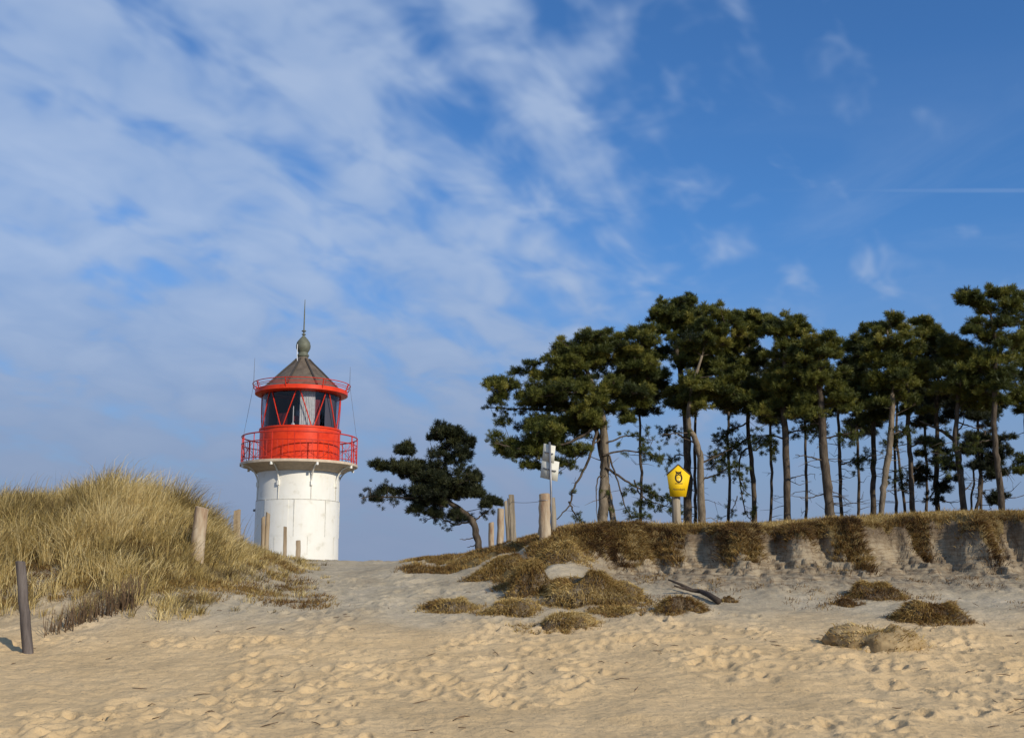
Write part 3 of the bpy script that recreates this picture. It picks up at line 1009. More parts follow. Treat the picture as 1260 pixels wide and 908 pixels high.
def pine(label, Y, trunks, crown, droops=(), dead=0, bark='bark', needles='needles', group='pines on the bank', seed=0, first=0.45, dens=1.0, depth=0.75, gaps=-0.24):
    """trunks: list of [(px,py,radius_px)...]; crown: ellipses (cx,cy,rx,ry[,density]); droops: drooping limbs as pixel polylines"""
    global rng
    rng = np.random.default_rng(100 + seed)
    r = random.Random(seed)
    m_px = Y / F
    bx = xat(trunks[0][0][0], trunks[0][0][1], Y)
    bz = gz(bx, Y)
    root = empty('pine_tree', (bx, Y, bz), label, 'tree', group)
    inv = Matrix.Translation((-bx, -Y, -bz))
    tb, cb = Buf(), Buf()
    lines = []
    for ti, tr in enumerate(trunks):
        P = [W(px, py, Y) for px, py, _ in tr]
        off = [0.0]
        for i in range(1, len(P)):
            off.append(off[-1] + r.uniform(-0.10, 0.10))
        for p, o_ in zip(P, off):
            p.y += o_ + (0.18 * ti)
        rad = [q[2] * m_px * 0.74 for q in tr]
        z0 = gz(P[0].x, P[0].y)
        P[0].z = max(P[0].z, z0 + 0.05)
        P = [Vector((P[0].x + (P[0].x - P[1].x) * 0.05, P[0].y, z0 - 0.35))] + P
        rad = [rad[0] * 1.35] + rad
        # smooth
        A = np.array([tuple(p) for p in P]); tt = np.arange(len(A)); ts = np.linspace(0, len(A) - 1, len(A) * 4)
        S_ = np.stack([smooth_interp(ts, tt.astype(float), A[:, c]) for c in range(3)], 1)
        rs = np.interp(ts, tt, rad)
        S_[4:-2, 0] += np.array([r.gauss(0, 0.014) for _ in range(len(S_) - 6)])
        rs = rs * np.array([r.uniform(0.92, 1.08) for _ in rs])
        tb.tube(S_, rs, 10)
        lines.append((S_, rs))
    clump_c, clump_r = [], []
    for e in crown:
        cx, cy, rx, ry = e[:4]
        dn = e[4] if len(e) > 4 else 1.0
        c = W(cx, cy, Y)
        a, b_, dd = rx * m_px, ry * m_px, max(rx, 18) * m_px * depth
        n = max(4, int(4.9 * a * b_ * dd / 0.125 * dens * dn))
        for _ in range(n):
            while True:
                q = rng.uniform(-1, 1, 3)
                if 0.08 < (q ** 2).sum() < 1:
                    break
            q = q * (0.6 + 0.4 * rng.random()) if rng.random() < 0.3 else q / (np.linalg.norm(q)) * (rng.random() ** 0.38) * rng.uniform(0.85, 1.08)
            pc = np.array(tuple(c)) + q * np.array([a, dd, b_])
            if float(fbm(pc[0:1] * 1.5 + seed * 5.3, pc[2:3] * 1.9 + pc[1:2] * 0.8, 201, 2)[0]) < gaps:
                continue
            clump_c.append(pc)
            clump_r.append(rng.uniform(0.26, 0.46) * min(1.0, 0.5 + b_))
    # upright leaders make the knobbly top line
    tops = sorted(crown, key=lambda e: e[1] - e[3])[:4]
    for e in tops:
        for _ in range(5):
            fx = rng.uniform(-0.85, 0.85)
            c = W(e[0] + fx * e[2], e[1] + 4 - e[3] * math.sqrt(1 - fx * fx), Y)
            lift = rng.uniform(-0.1, 0.22)
            for zz in (0.0, lift):
                clump_c.append(np.array(tuple(c)) + np.array([rng.normal(0, .05), rng.normal(0, 0.5 * e[2] * m_px), zz]))
                clump_r.append(rng.uniform(0.13, 0.2))
    order = sorted(range(len(clump_c)), key=lambda i: min(np.min(np.linalg.norm(L[0] - clump_c[i], axis=1)) for L in lines))
    done = np.zeros((0, 3))
    for C, cr in [(clump_c[i], clump_r[i]) for i in order]:
        # limb to the clump from the closest stem
        S_, rs = min(lines, key=lambda L: np.min(np.linalg.norm(L[0] - C, axis=1)))
        hd = np.hypot(S_[:, 0] - C[0], S_[:, 1] - C[1])
        za = C[2] - 0.16 * hd.min() - 0.15
        lo = int(len(S_) * first)
        i = lo + int(np.argmin(np.abs(S_[lo:, 2] - za)))
        A = S_[i]
        L = np.linalg.norm(C - A)
        mid = A * 0.45 + C * 0.55 + np.array([rng.normal(0, 0.09 * L), rng.normal(0, 0.09 * L), -0.06 * L + rng.normal(0, 0.04 * L)])
        Q = None
        if len(done):
            dq = np.linalg.norm(done - C, axis=1) + 0.6 * np.maximum(0, done[:, 2] - C[2])
            if dq.min() < 0.72 * L:
                Q = done[np.argmin(dq)]
        done = np.vstack([done, C])
        if Q is not None:
            tb.tube(bez(Q, (Q + C) / 2 + rng.normal(0, 0.05, 3), C, 4), np.linspace(0.014, 0.007, 4), 5, caps=False, mi=1)
        else:
            tb.tube(bez(A, mid, C, 6), np.linspace(min(rs[i] * 0.4, 0.010 + 0.010 * L), 0.006, 6), 5, caps=False, mi=1)
        n = rng.integers(22, 34) if cr > 0.21 else rng.integers(9, 14)
        q = rng.normal(size=(n, 3)); q /= np.linalg.norm(q, axis=1)[:, None]
        q[:, 2] = np.abs(q[:, 2]) * 0.9 - 0.15
        pos = C + q * np.array([cr, cr, cr * rng.uniform(0.75, 1.25)]) * rng.uniform(0.35, 1.0, (n, 1))
        D = q * np.array([1, 1, 0.6]) + np.array([0, 0, 0.55])
        base = rng.normal(0.55, 0.19)
        place_tufts(cb, pos, D, rng.uniform(0.115, 0.175, n), np.clip(base + rng.normal(0, 0.10, n), 0, 1))
        # twigs
        for j in range(0, n, 3):
            tb.tube([C, pos[j]], [0.006, 0.003], 4, caps=False, mi=1)
    for dr in droops:
        pts = [W(px, py, Y) for px, py in dr['p']]
        oy = dr.get('dy', r.uniform(-0.5, 0.6))
        for i, p in enumerate(pts):
            p.y += oy * i / max(1, len(pts) - 1)
        A = np.array([tuple(p) for p in pts]); tt = np.arange(len(A)); ts = np.linspace(0, len(A) - 1, len(A) * 5)
        S_ = np.stack([smooth_interp(ts, tt.astype(float), A[:, c]) for c in range(3)], 1)
        S_ += rng.normal(0, 0.012, S_.shape)
        w0 = dr.get('w', 2.2) * m_px
        tb.tube(S_, np.linspace(w0, w0 * 0.3, len(S_)) * 0.7, 5, caps=False, mi=1)
        nt = dr.get('n', 0)
        for _ in range(nt):
            i = rng.integers(int(len(S_) * dr.get('from', 0.35)), len(S_))
            L = rng.uniform(0.1, 0.42)
            dv = rng.normal(size=3) * np.array([1, 0.9, 0.7]); dv[2] -= 0.15
            dv /= np.linalg.norm(dv)
            e_ = S_[i] + dv * L
            tb.tube([S_[i], (S_[i] + e_) / 2 + rng.normal(0, 0.02, 3), e_], [0.009, 0.006, 0.004], 4, caps=False, mi=1)
            if rng.random() < dr.get('leaf', 0.85):
                kx = rng.integers(2, 5)
                pos = e_ + rng.normal(0, 0.07, (kx, 3))
                place_tufts(cb, pos, np.tile(dv, (kx, 1)) + rng.normal(0, 0.5, (kx, 3)) + np.array([0, 0, 0.3]), rng.uniform(0.09, 0.14, kx), np.clip(rng.normal(0.35, 0.12, kx), 0, 1))
    for _ in range(dead):
        S_, rs = lines[0]
        i = rng.integers(int(len(S_) * 0.14), int(len(S_) * 0.72))
        az = rng.uniform(0, 2 * math.pi)
        L = rng.uniform(0.25, 1.0) * (1.25 if abs(math.cos(az)) > 0.6 else 0.8)
        d = np.array([math.cos(az), math.sin(az) * 0.8, rng.uniform(-0.25, 0.25)])
        A = S_[i]
        pts = [A, A + d * L * 0.5 + np.array([0, 0, rng.normal(0, 0.05)]), A + d * L + np.array([0, 0, rng.normal(0, 0.12)])]
        tb.tube(pts, [0.016, 0.011, 0.004], 5, caps=False)
        for _k in range(rng.integers(0, 3)):
            p0 = A + d * L * rng.uniform(0.4, 0.9)
            d2 = d + rng.normal(0, 0.6, 3)
            tb.tube([p0, p0 + d2 * 0.28], [0.008, 0.003], 4, caps=False)
    o = tb.build('trunk', [MAT[bark], MAT['bark']], root, smooth=True)
    o.data.transform(inv)
    o = cb.build('crown', MAT[needles], root)
    o.data.transform(inv)
    return root


def build_pines():
    pine('lone wind-bent pine leaning left over the path beside the lighthouse', 39, [[(590, 684, 6.5), (587, 662, 5.6), (581, 641, 5.2), (566, 627, 4.6), (545, 612, 3.6), (520, 598, 2.2)]],
         [(545, 546, 20, 16), (552, 535, 12, 9), (570, 560, 15, 18), (545, 572, 34, 20), (580, 588, 9, 13), (520, 566, 20, 8), (498, 556, 8, 6), (500, 582, 32, 14), (472, 576, 14, 10), (545, 596, 46, 18), (520, 612, 40, 12), (560, 612, 36, 14),
          (480, 606, 22, 6, .8), (455, 613, 14, 4, .9), (540, 632, 26, 10, .9), (565, 640, 14, 6, .7), (585, 612, 18, 11), (600, 622, 12, 7), (512, 626, 20, 6, .7)],
         [dict(p=[(583, 640), (560, 645), (540, 636), (525, 640)], n=12, w=2), dict(p=[(545, 615), (500, 612), (462, 612), (446, 614)], n=22, w=2.2), dict(p=[(588, 660), (572, 664), (566, 663)], n=0, w=1.2), dict(p=[(588, 670), (574, 673)], n=0, w=1.2), dict(p=[(584, 640), (598, 630), (606, 624)], n=8, w=1.6)],
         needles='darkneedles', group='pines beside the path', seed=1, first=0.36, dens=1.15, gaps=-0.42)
    pine('broad twin-trunked pine behind the white sign backs, its crown spreading far left', 38.5,
         [[(742, 642, 8.5), (743, 605, 7.5), (745, 570, 7), (743, 530, 6.6), (735, 490, 5), (720, 450, 3)], [(756, 642, 5), (750, 610, 4.6), (743, 575, 4.4), (738, 540, 3.8), (728, 505, 3)]],
         [(625, 478, 34, 13), (608, 490, 14, 12), (650, 462, 22, 10), (690, 456, 44, 28), (715, 435, 34, 22), (690, 492, 62, 18), (742, 438, 36, 28), (770, 450, 42, 36), (760, 490, 50, 22), (650, 552, 40, 18, 1.2), (622, 545, 20, 9), (690, 528, 52, 22, 1.2), (664, 572, 34, 10, 1), (705, 555, 26, 12, .7), (735, 515, 50, 15), (792, 420, 20, 16), (648, 522, 30, 8, .6)],
         [dict(p=[(742, 560), (770, 555), (800, 560), (820, 566)], n=26, w=2), dict(p=[(746, 575), (775, 595), (800, 608), (822, 614)], n=30, w=2.4), dict(p=[(780, 590), (790, 610), (812, 620), (826, 624)], n=22, w=1.6),
          dict(p=[(735, 530), (722, 570), (706, 600), (700, 622), (684, 640)], n=4, w=3, leaf=0.2), dict(p=[(700, 617), (708, 632), (714, 640)], n=8, w=1.8, leaf=0.4), dict(p=[(750, 560), (762, 600), (772, 632), (790, 640)], n=22, w=1.8),
          dict(p=[(738, 505), (690, 505), (640, 502), (603, 500)], n=34, w=3, leaf=0.6), dict(p=[(742, 520), (700, 545), (650, 555), (612, 548)], n=40, w=3), dict(p=[(742, 585), (735, 590), (733, 615), (735, 640)], n=2, w=1.6, leaf=0),
          dict(p=[(746, 545), (775, 535), (805, 540)], n=20, w=1.8), dict(p=[(738, 540), (715, 560), (690, 580)], n=18, w=1.6)],
         dead=8, bark='palebark', seed=2, first=0.5)
    pine('tall pine with a dark straight trunk directly behind the yellow sign', 42,
         [[(846, 643, 7), (846, 590, 6.6), (845, 540, 6.2), (840, 480, 5), (832, 430, 4), (828, 385, 2)]],
         [(826, 384, 26, 16), (842, 376, 12, 10), (812, 402, 24, 18), (850, 400, 34, 24), (815, 440, 34, 28), (800, 470, 30, 24), (850, 440, 34, 24), (835, 488, 44, 18)],
         [dict(p=[(845, 540), (825, 530), (815, 535)], n=16, w=1.6), dict(p=[(846, 560), (832, 560), (822, 575)], n=10, w=1.4)], dead=8, seed=3)
    pine('crooked pale-trunked pine forking just right of the yellow sign', 40,
         [[(864, 644, 6.5), (862, 600, 6), (860, 562, 5.6), (855, 542, 5), (846, 522, 4.2), (850, 480, 3), (862, 440, 2)]],
         [(880, 398, 32, 16), (868, 425, 34, 20), (900, 425, 28, 24), (868, 480, 40, 20), (898, 475, 30, 26), (850, 500, 40, 13), (905, 495, 22, 14)],
         [dict(p=[(860, 570), (885, 560), (905, 548), (912, 540)], n=26, w=2), dict(p=[(862, 590), (880, 585), (900, 575), (908, 590)], n=26, w=1.8), dict(p=[(858, 545), (840, 540), (828, 535)], n=5, w=1.4, leaf=0.2)],
         dead=10, bark='palebark', seed=4)
    pine('slender young pine squeezed between the two trunks right of the yellow sign', 43.5,
         [[(856, 643, 2.8), (856, 600, 2.6), (855, 550, 2.3), (858, 480, 1.8)]], [(860, 450, 22, 26), (865, 490, 22, 14)], dead=12, seed=5)
    pine('thin pine with drooping bare twigs on its left, right of the yellow sign', 41.5,
         [[(929, 646, 4.2), (928, 600, 4), (925, 560, 3.6), (921, 520, 3.4), (920, 470, 3), (922, 425, 2)]],
         [(925, 412, 26, 20), (940, 400, 12, 10), (905, 440, 26, 24), (930, 450, 30, 28), (912, 490, 38, 26), (935, 503, 28, 20), (915, 395, 14, 8)],
         [dict(p=[(924, 535), (905, 550), (888, 565), (876, 572)], n=36, w=2), dict(p=[(923, 548), (911, 562), (911, 600), (918, 630), (926, 642)], n=22, w=2, leaf=0.45), dict(p=[(910, 590), (916, 605), (926, 612)], n=3, w=1.4, leaf=0.2),
          dict(p=[(920, 520), (900, 530), (880, 545)], n=30, w=1.8), dict(p=[(927, 555), (945, 545), (955, 555)], n=22, w=1.6), dict(p=[(908, 610), (900, 630), (890, 636)], n=6, w=1)],
         dead=6, seed=6)
    pine('straight dark pine standing alone between thin pine and thick pine', 39.5,
         [[(969, 647, 6.4), (968, 600, 6), (966, 555, 5.8), (964, 505, 5), (964, 450, 4), (966, 405, 2)]],
         [(966, 405, 26, 14), (955, 425, 24, 20), (978, 430, 28, 24), (965, 465, 38, 26), (958, 503, 38, 20), (985, 480, 22, 24), (950, 405, 8, 8), (985, 412, 10, 8)],
         [dict(p=[(966, 540), (945, 535), (930, 545)], n=22, w=1.8), dict(p=[(966, 535), (985, 530), (1008, 533)], n=26, w=1.8), dict(p=[(968, 590), (985, 585), (1005, 582)], n=3, w=1.2, leaf=0)],
         dead=7, seed=7)
    pine('thick-trunked pine with snapped dead twigs in the middle of the grove', 38.5,
         [[(1021, 643, 8.2), (1018, 600, 7.8), (1014, 560, 7.2), (1011, 520, 6.4), (1008, 470, 5), (1006, 430, 3)]],
         [(1006, 432, 28, 18), (1022, 445, 20, 18), (1000, 465, 32, 26), (1010, 503, 40, 20), (1030, 480, 24, 24), (992, 500, 20, 16)],
         [dict(p=[(1012, 566), (995, 563), (976, 561)], n=5, w=1.8, leaf=0), dict(p=[(1016, 607), (995, 612), (976, 610)], n=4, w=1.3, leaf=0), dict(p=[(1015, 600), (1032, 608), (1048, 618)], n=4, w=1.2, leaf=0), dict(p=[(1012, 540), (1040, 535), (1055, 528)], n=22, w=1.8)],
         dead=26, seed=8)
    pine('spindly dark pine close behind the thick-trunked pine', 43,
         [[(1036, 642, 3.2), (1034, 600, 3), (1033, 560, 2.8), (1031, 510, 2.5), (1034, 450, 1.6)]],
         [(1036, 434, 16, 14), (1040, 455, 24, 24), (1036, 485, 26, 18)], [dict(p=[(1034, 572), (1046, 568), (1054, 562)], n=4, w=1.8, leaf=0.3), dict(p=[(1033, 535), (1050, 530), (1060, 526)], n=18, w=1.4)], dead=22, seed=9)
    pine('dark upright pine just left of the curving pale trunk', 42,
         [[(1075, 638, 4.8), (1074, 595, 4.6), (1075, 550, 4.3), (1075, 500, 3.8), (1078, 450, 3), (1080, 410, 1.6)]],
         [(1078, 412, 18, 14), (1068, 430, 22, 18), (1080, 450, 28, 22), (1062, 475, 28, 24), (1072, 503, 34, 18)],
         [dict(p=[(1075, 560), (1062, 565), (1052, 570)], n=22, w=1.5), dict(p=[(1074, 530), (1055, 525), (1042, 530)], n=20, w=1.5)], dead=9, seed=10)
    pine('pine with a pale trunk curving right, brightest trunk of the grove', 39,
         [[(1084, 637, 4.6), (1086, 612, 5), (1088, 590, 5.2), (1094, 562, 5.4), (1097, 530, 5), (1099, 490, 4.4), (1096, 445, 3), (1092, 405, 1.6)]],
         [(1092, 400, 16, 9), (1094, 414, 24, 14), (1086, 440, 26, 20), (1108, 440, 28, 22), (1098, 475, 38, 24), (1100, 502, 34, 15)],
         [dict(p=[(1097, 535), (1110, 530), (1120, 535)], n=16, w=1.4)], dead=4, bark='palebark', seed=11)
    pine('very thin reddish pine stem right beside the curving pale trunk', 41,
         [[(1103, 636, 2.6), (1102, 600, 2.4), (1101, 565, 2.2), (1099, 520, 2), (1102, 460, 1.4)]], [(1104, 455, 18, 22), (1104, 490, 20, 12)], dead=12, seed=12)
    pine('very thin dark pine stem slanting left towards its upper end', 43,
         [[(1114, 636, 2.4), (1110, 600, 2.3), (1105, 560, 2.1), (1103, 515, 1.9), (1108, 460, 1.4)]], [(1112, 450, 18, 20), (1116, 485, 20, 14)], [dict(p=[(1110, 598), (1120, 588), (1128, 580)], n=12, w=1.2)], dead=9, seed=13)
    pine('medium dark pine standing right of the two very thin stems', 40.5,
         [[(1123, 635, 4.6), (1121, 600, 4.4), (1119, 560, 4), (1117, 515, 3.6), (1120, 460, 2.8), (1126, 410, 1.6)]],
         [(1129, 402, 14, 10), (1130, 425, 22, 16), (1146, 414, 12, 8), (1124, 450, 30, 22), (1140, 465, 28, 24), (1132, 498, 38, 18), (1158, 425, 7, 5)],
         [dict(p=[(1119, 550), (1135, 545), (1150, 550)], n=28, w=1.6), dict(p=[(1118, 530), (1105, 540), (1095, 548)], n=16, w=1.4), dict(p=[(1121, 585), (1108, 590), (1098, 588)], n=12, w=1.2)], dead=6, seed=14)
    pine('dark pine with bushy low foliage around its trunk near the right end', 43,
         [[(1154, 634, 4.2), (1153, 595, 4), (1153, 550, 3.8), (1153, 500, 3.2), (1156, 450, 2)]],
         [(1156, 440, 24, 18), (1166, 455, 24, 20), (1150, 475, 30, 24), (1160, 502, 34, 18), (1133, 586, 22, 11, 1), (1162, 580, 22, 16, .9), (1140, 545, 20, 9, .8), (1150, 560, 22, 10, .6), (1165, 605, 12, 7, .6)],
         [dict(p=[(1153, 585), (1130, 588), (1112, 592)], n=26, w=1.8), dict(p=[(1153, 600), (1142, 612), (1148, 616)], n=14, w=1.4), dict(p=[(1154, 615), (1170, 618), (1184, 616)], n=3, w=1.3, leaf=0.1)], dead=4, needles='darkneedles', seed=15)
    pine('pine forking into two limbs high up, near the right end of the grove', 39,
         [[(1186, 633, 5.8), (1183, 600, 5.4), (1180, 570, 5.2), (1175, 545, 5), (1176, 520, 4), (1178, 480, 3.4), (1182, 440, 2)], ],
         [(1182, 440, 26, 20), (1192, 455, 24, 22), (1176, 478, 34, 24), (1196, 492, 28, 22), (1168, 430, 12, 10)],
         [dict(p=[(1175, 542), (1165, 532), (1150, 522), (1138, 515)], n=8, w=4, leaf=0.5), dict(p=[(1178, 530), (1188, 520), (1190, 508)], n=2, w=1.6, leaf=0.2), dict(p=[(1178, 520), (1200, 525), (1222, 532)], n=4, w=1.6, leaf=0.1), dict(p=[(1184, 605), (1196, 596), (1202, 590)], n=2, w=1.3, leaf=0), dict(p=[(1180, 560), (1168, 562), (1160, 570)], n=18, w=1.4)], dead=5, seed=16)
    pine('low bushy young pine with forked dark stems under the last tall pine', 41,
         [[(1200, 634, 3), (1205, 610, 2.8), (1207, 585, 2.6), (1210, 555, 2.2), (1214, 530, 1.5)], [(1198, 634, 1.8), (1199, 610, 1.8), (1202, 590, 1.7), (1198, 570, 1.4)]],
         [(1206, 548, 24, 14), (1225, 560, 22, 22), (1214, 580, 20, 14), (1220, 590, 18, 16), (1228, 615, 14, 12), (1195, 555, 10, 8, .7)],
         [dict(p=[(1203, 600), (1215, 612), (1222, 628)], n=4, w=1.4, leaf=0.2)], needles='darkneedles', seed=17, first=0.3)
    pine('tallest pine at the right end, its crown rising above the others', 38,
         [[(1233, 632, 5.5), (1229, 590, 5.2), (1225, 555, 4.8), (1222, 515, 4.4), (1222, 465, 4), (1222, 420, 3), (1217, 388, 1.6)]],
         [(1196, 376, 18, 8), (1188, 368, 8, 6), (1216, 382, 18, 14), (1226, 368, 12, 11), (1240, 376, 16, 20), (1219, 404, 26, 18), (1196, 410, 14, 7), (1225, 430, 34, 22), (1218, 465, 36, 22), (1232, 495, 36, 16), (1246, 400, 24, 30)],
         [dict(p=[(1224, 540), (1200, 545), (1185, 552)], n=22, w=1.6)], dead=5, seed=18)
    pine('pine cut by the right picture edge, beyond the tallest pine', 41,
         [[(1268, 632, 5), (1266, 580, 4.6), (1264, 520, 4), (1266, 460, 3), (1266, 400, 2)]],
         [(1262, 400, 22, 26), (1275, 430, 30, 26), (1262, 470, 34, 24), (1270, 500, 34, 14), (1262, 575, 18, 20, .7)], dead=8, seed=19)
    # pines standing deeper in the grove: their crowns close the gaps
    for i, (px, top, lab) in enumerate([(788, 425, 'dark pine deep in the grove, between the broad pine and the yellow sign'), (896, 418, 'dark pine deep in the grove, behind the crooked pale trunk'),
                                        (948, 432, 'dark pine deep in the grove, seen between thin and straight pines'), (992, 440, 'dark pine deep in the grove, left of the thick trunk'),
                                        (1056, 442, 'dark pine deep in the grove, left of the upright pine'), (1140, 440, 'dark pine deep in the grove, seen right of the medium pine'), (1206, 440, 'dark pine deep in the grove, left of the tallest pine')]):
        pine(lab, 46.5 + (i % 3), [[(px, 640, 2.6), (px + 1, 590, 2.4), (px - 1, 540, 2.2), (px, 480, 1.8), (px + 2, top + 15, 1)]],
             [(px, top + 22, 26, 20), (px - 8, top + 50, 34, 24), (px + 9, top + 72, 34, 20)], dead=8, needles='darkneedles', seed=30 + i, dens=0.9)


build_pines()
rng = np.random.default_rng(77)

# ------------------------------------------------------------------ grass
def normals(X, Y):
    e = 0.08
    dx = (terrain(X + e, Y, False) - terrain(X - e, Y, False)) / (2 * e)
    dy = (terrain(X, Y + e, False) - terrain(X, Y - e, False)) / (2 * e)
    n = np.stack([-dx, -dy, np.ones_like(dx)], -1)
    return n / np.linalg.norm(n, axis=-1, keepdims=True)


def build_marram():
    b = Buf()
    # tussocks with blades fanning out of each
    NT_ = 5600
    X = rng.uniform(-17, -3.4, NT_); Y = rng.uniform(19.2, 31, NT_)
    v = veg_left(X, Y)
    keep = rng.random(NT_) < v ** 1.3
    X, Y, v = X[keep], Y[keep], v[keep]
    z = terrain(X, Y)
    N = normals(X, Y)
    # big tussocks on the crest
    hs = (0.40 + 0.45 * np.clip(fbm(X * 0.7, Y * 0.7, 81, 2) + 0.45, 0, 1)) * rng.uniform(0.7, 1.25, len(X))
    hs *= 0.38 + 0.62 * v
    hs *= (1 - 0.58 * sstep(-7.2, -5.4, X * 24 / np.maximum(Y, 24)))
    tone = 0.62 + 0.62 * fbm(X * 1.1, Y * 1.1, 82, 3) + rng.normal(0, 0.17, len(X)) - 0.16 * (1 - v)
    for nb, sd in ((30, 0),):
        n = len(X)
        idx = np.repeat(np.arange(n), nb)
        m = len(idx)
        ang = rng.uniform(0, 2 * math.pi, m)
        rad = np.abs(rng.normal(0, 0.09, m))
        P = np.stack([X[idx] + rad * np.cos(ang), Y[idx] + rad * np.sin(ang), z[idx] - 0.03], 1)
        P[:, 2] = terrain(P[:, 0], P[:, 1]) - 0.02
        lean = np.stack([np.cos(ang) + 0.75, np.sin(ang) - 0.15, np.zeros(m)], 1)     # sea wind bends them to the right
        lean /= np.linalg.norm(lean, axis=1)[:, None] + 1e-9
        up = np.array([[0, 0, 1.0]]) * 0.72 + N[idx] * 0.5 + rng.normal(0, 0.13, (m, 3))
        up /= np.linalg.norm(up, axis=1)[:, None]
        h = hs[idx] * rng.uniform(0.45, 1.25, m)
        bend = np.clip(rng.normal(0.55, 0.25, m), 0.05, 1.15)
        w = rng.uniform(0.0028, 0.0055, m)
        dryf = rng.random(m)
        t = tone[idx] + rng.normal(0, 0.17, m) + 0.12 * (dryf > 0.8)
        b.blades(P, up, lean, h, bend, w, np.clip(t, 0, 1))
    # lone seed stalks
    k = 260
    X = rng.uniform(-13, -6, k); Y = rng.uniform(23, 27, k)
    P = np.stack([X, Y, terrain(X, Y)], 1)
    lean = np.tile(np.array([[0.95, 0.1, 0]]), (k, 1)) + rng.normal(0, 0.3, (k, 3)) * np.array([1, 1, 0])
    b.blades(P, np.tile(np.array([[0.05, 0, 1.0]]), (k, 1)) + rng.normal(0, 0.08, (k, 3)), lean, rng.uniform(0.7, 1.1, k), np.clip(rng.normal(0.2, 0.1, k), 0, 1), np.full(k, 0.004), rng.uniform(0.2, 0.6, k))
    tag(b.build('dune_grass', MAT['marram']), 'long straw-coloured marram grass covering the left dune', 'grass', kind='stuff')


def turf_blades(b, X, Y, hmin, hmax, nb, spread, tone, down=0.0):
    n = len(X)
    idx = np.repeat(np.arange(n), nb); m = len(idx)
    ang = rng.uniform(0, 2 * math.pi, m)
    rad = np.abs(rng.normal(0, spread, m))
    px, py = X[idx] + rad * np.cos(ang), Y[idx] + rad * np.sin(ang)
    P = np.stack([px, py, terrain(px, py) - 0.02], 1)
    N = normals(px, py)
    hz = N * np.array([1, 1, 0.0])
    lean = np.stack([np.cos(ang), np.sin(ang), np.zeros(m)], 1) * 0.7 + hz * 1.6 * (down + 0.3) + np.array([0.25, -0.1, 0])
    lean += np.array([0, 0, -1.0]) * np.clip(down * (1 - N[:, 2:3]) * 2.4, 0, 1.2)
    lean /= np.linalg.norm(lean, axis=1)[:, None] + 1e-9
    up = N * 0.75 + np.array([0, 0, 0.4]) + rng.normal(0, 0.16, (m, 3))
    up /= np.linalg.norm(up, axis=1)[:, None]
    h = rng.uniform(hmin, hmax, m)
    bend = np.clip(rng.normal(0.7, 0.3, m), 0.05, 1.4)
    b.blades(P, up, lean, h, bend, rng.uniform(0.003, 0.006, m), np.clip(np.asarray(tone)[idx] + rng.normal(0, 0.15, m), 0, 1))


def build_bank_turf():
    b = Buf()
    n = 9000
    X = rng.uniform(0.6, 15.5, n); Y = rng.uniform(23.2, 27.5, n)
    zb, hl, hr, gl, g, d, hard, amp = parts(X, Y)
    v = veg_right(X, Y)
    keep = rng.random(n) < v
    X, Y, d = X[keep], Y[keep], d[keep]
    tone = 0.68 + 0.30 * fbm(X * 1.1, Y * 1.1, 83, 3) - 0.34 * sstep(0.30, 0.85, d) + rng.normal(0, 0.14, len(X))
    turf_blades(b, X, Y, 0.04, 0.14, 22, 0.07, tone, down=0.8)
    # ragged mat hanging over the edge
    n = 9000
    X = rng.uniform(0.9, 15.5, n); Y = rng.uniform(23.2, 25.9, n)
    zb, hl, hr, gl, g, d, hard, amp = parts(X, Y)
    keep = (d > 0.45) & (d < 0.8 + 1.0 * hang(X) * (1 + 0.5 * fbm(X * 3, Y * 0, 84, 2))) & (hang(X) * 0.8 + 0.9 * fbm(X * 2.4, Y * 3.2, 95, 3) > 0.36)
    X, Y = X[keep], Y[keep]
    turf_blades(b, X, Y, 0.05, 0.22, 22, 0.09, 0.36 + 0.62 * fbm(X * 1.9, Y * 2.2, 86, 3) + rng.normal(0, 0.13, len(X)), down=1.1)
    # taller wisps along the rim of the plateau
    n = 1500
    X = rng.uniform(1.0, 15.5, n); Y = rng.uniform(25.8, 34, n)
    turf_blades(b, X, Y, 0.08, 0.26, 9, 0.06, 0.7 + 0.15 * fbm(X, Y, 87, 2), down=0.2)
    n = 3200
    X = rng.uniform(1.4, 22, n); Y = rng.uniform(27.5, 47, n)
    turf_blades(b, X, Y, 0.08, 0.24, 11, 0.12, 0.62 + 0.15 * fbm(X, Y, 88, 2), down=0.2)
    tag(b.build('bank_turf', MAT['heath']), 'brown and straw heath turf hanging over the sandy bank edge', 'turf', kind='stuff')


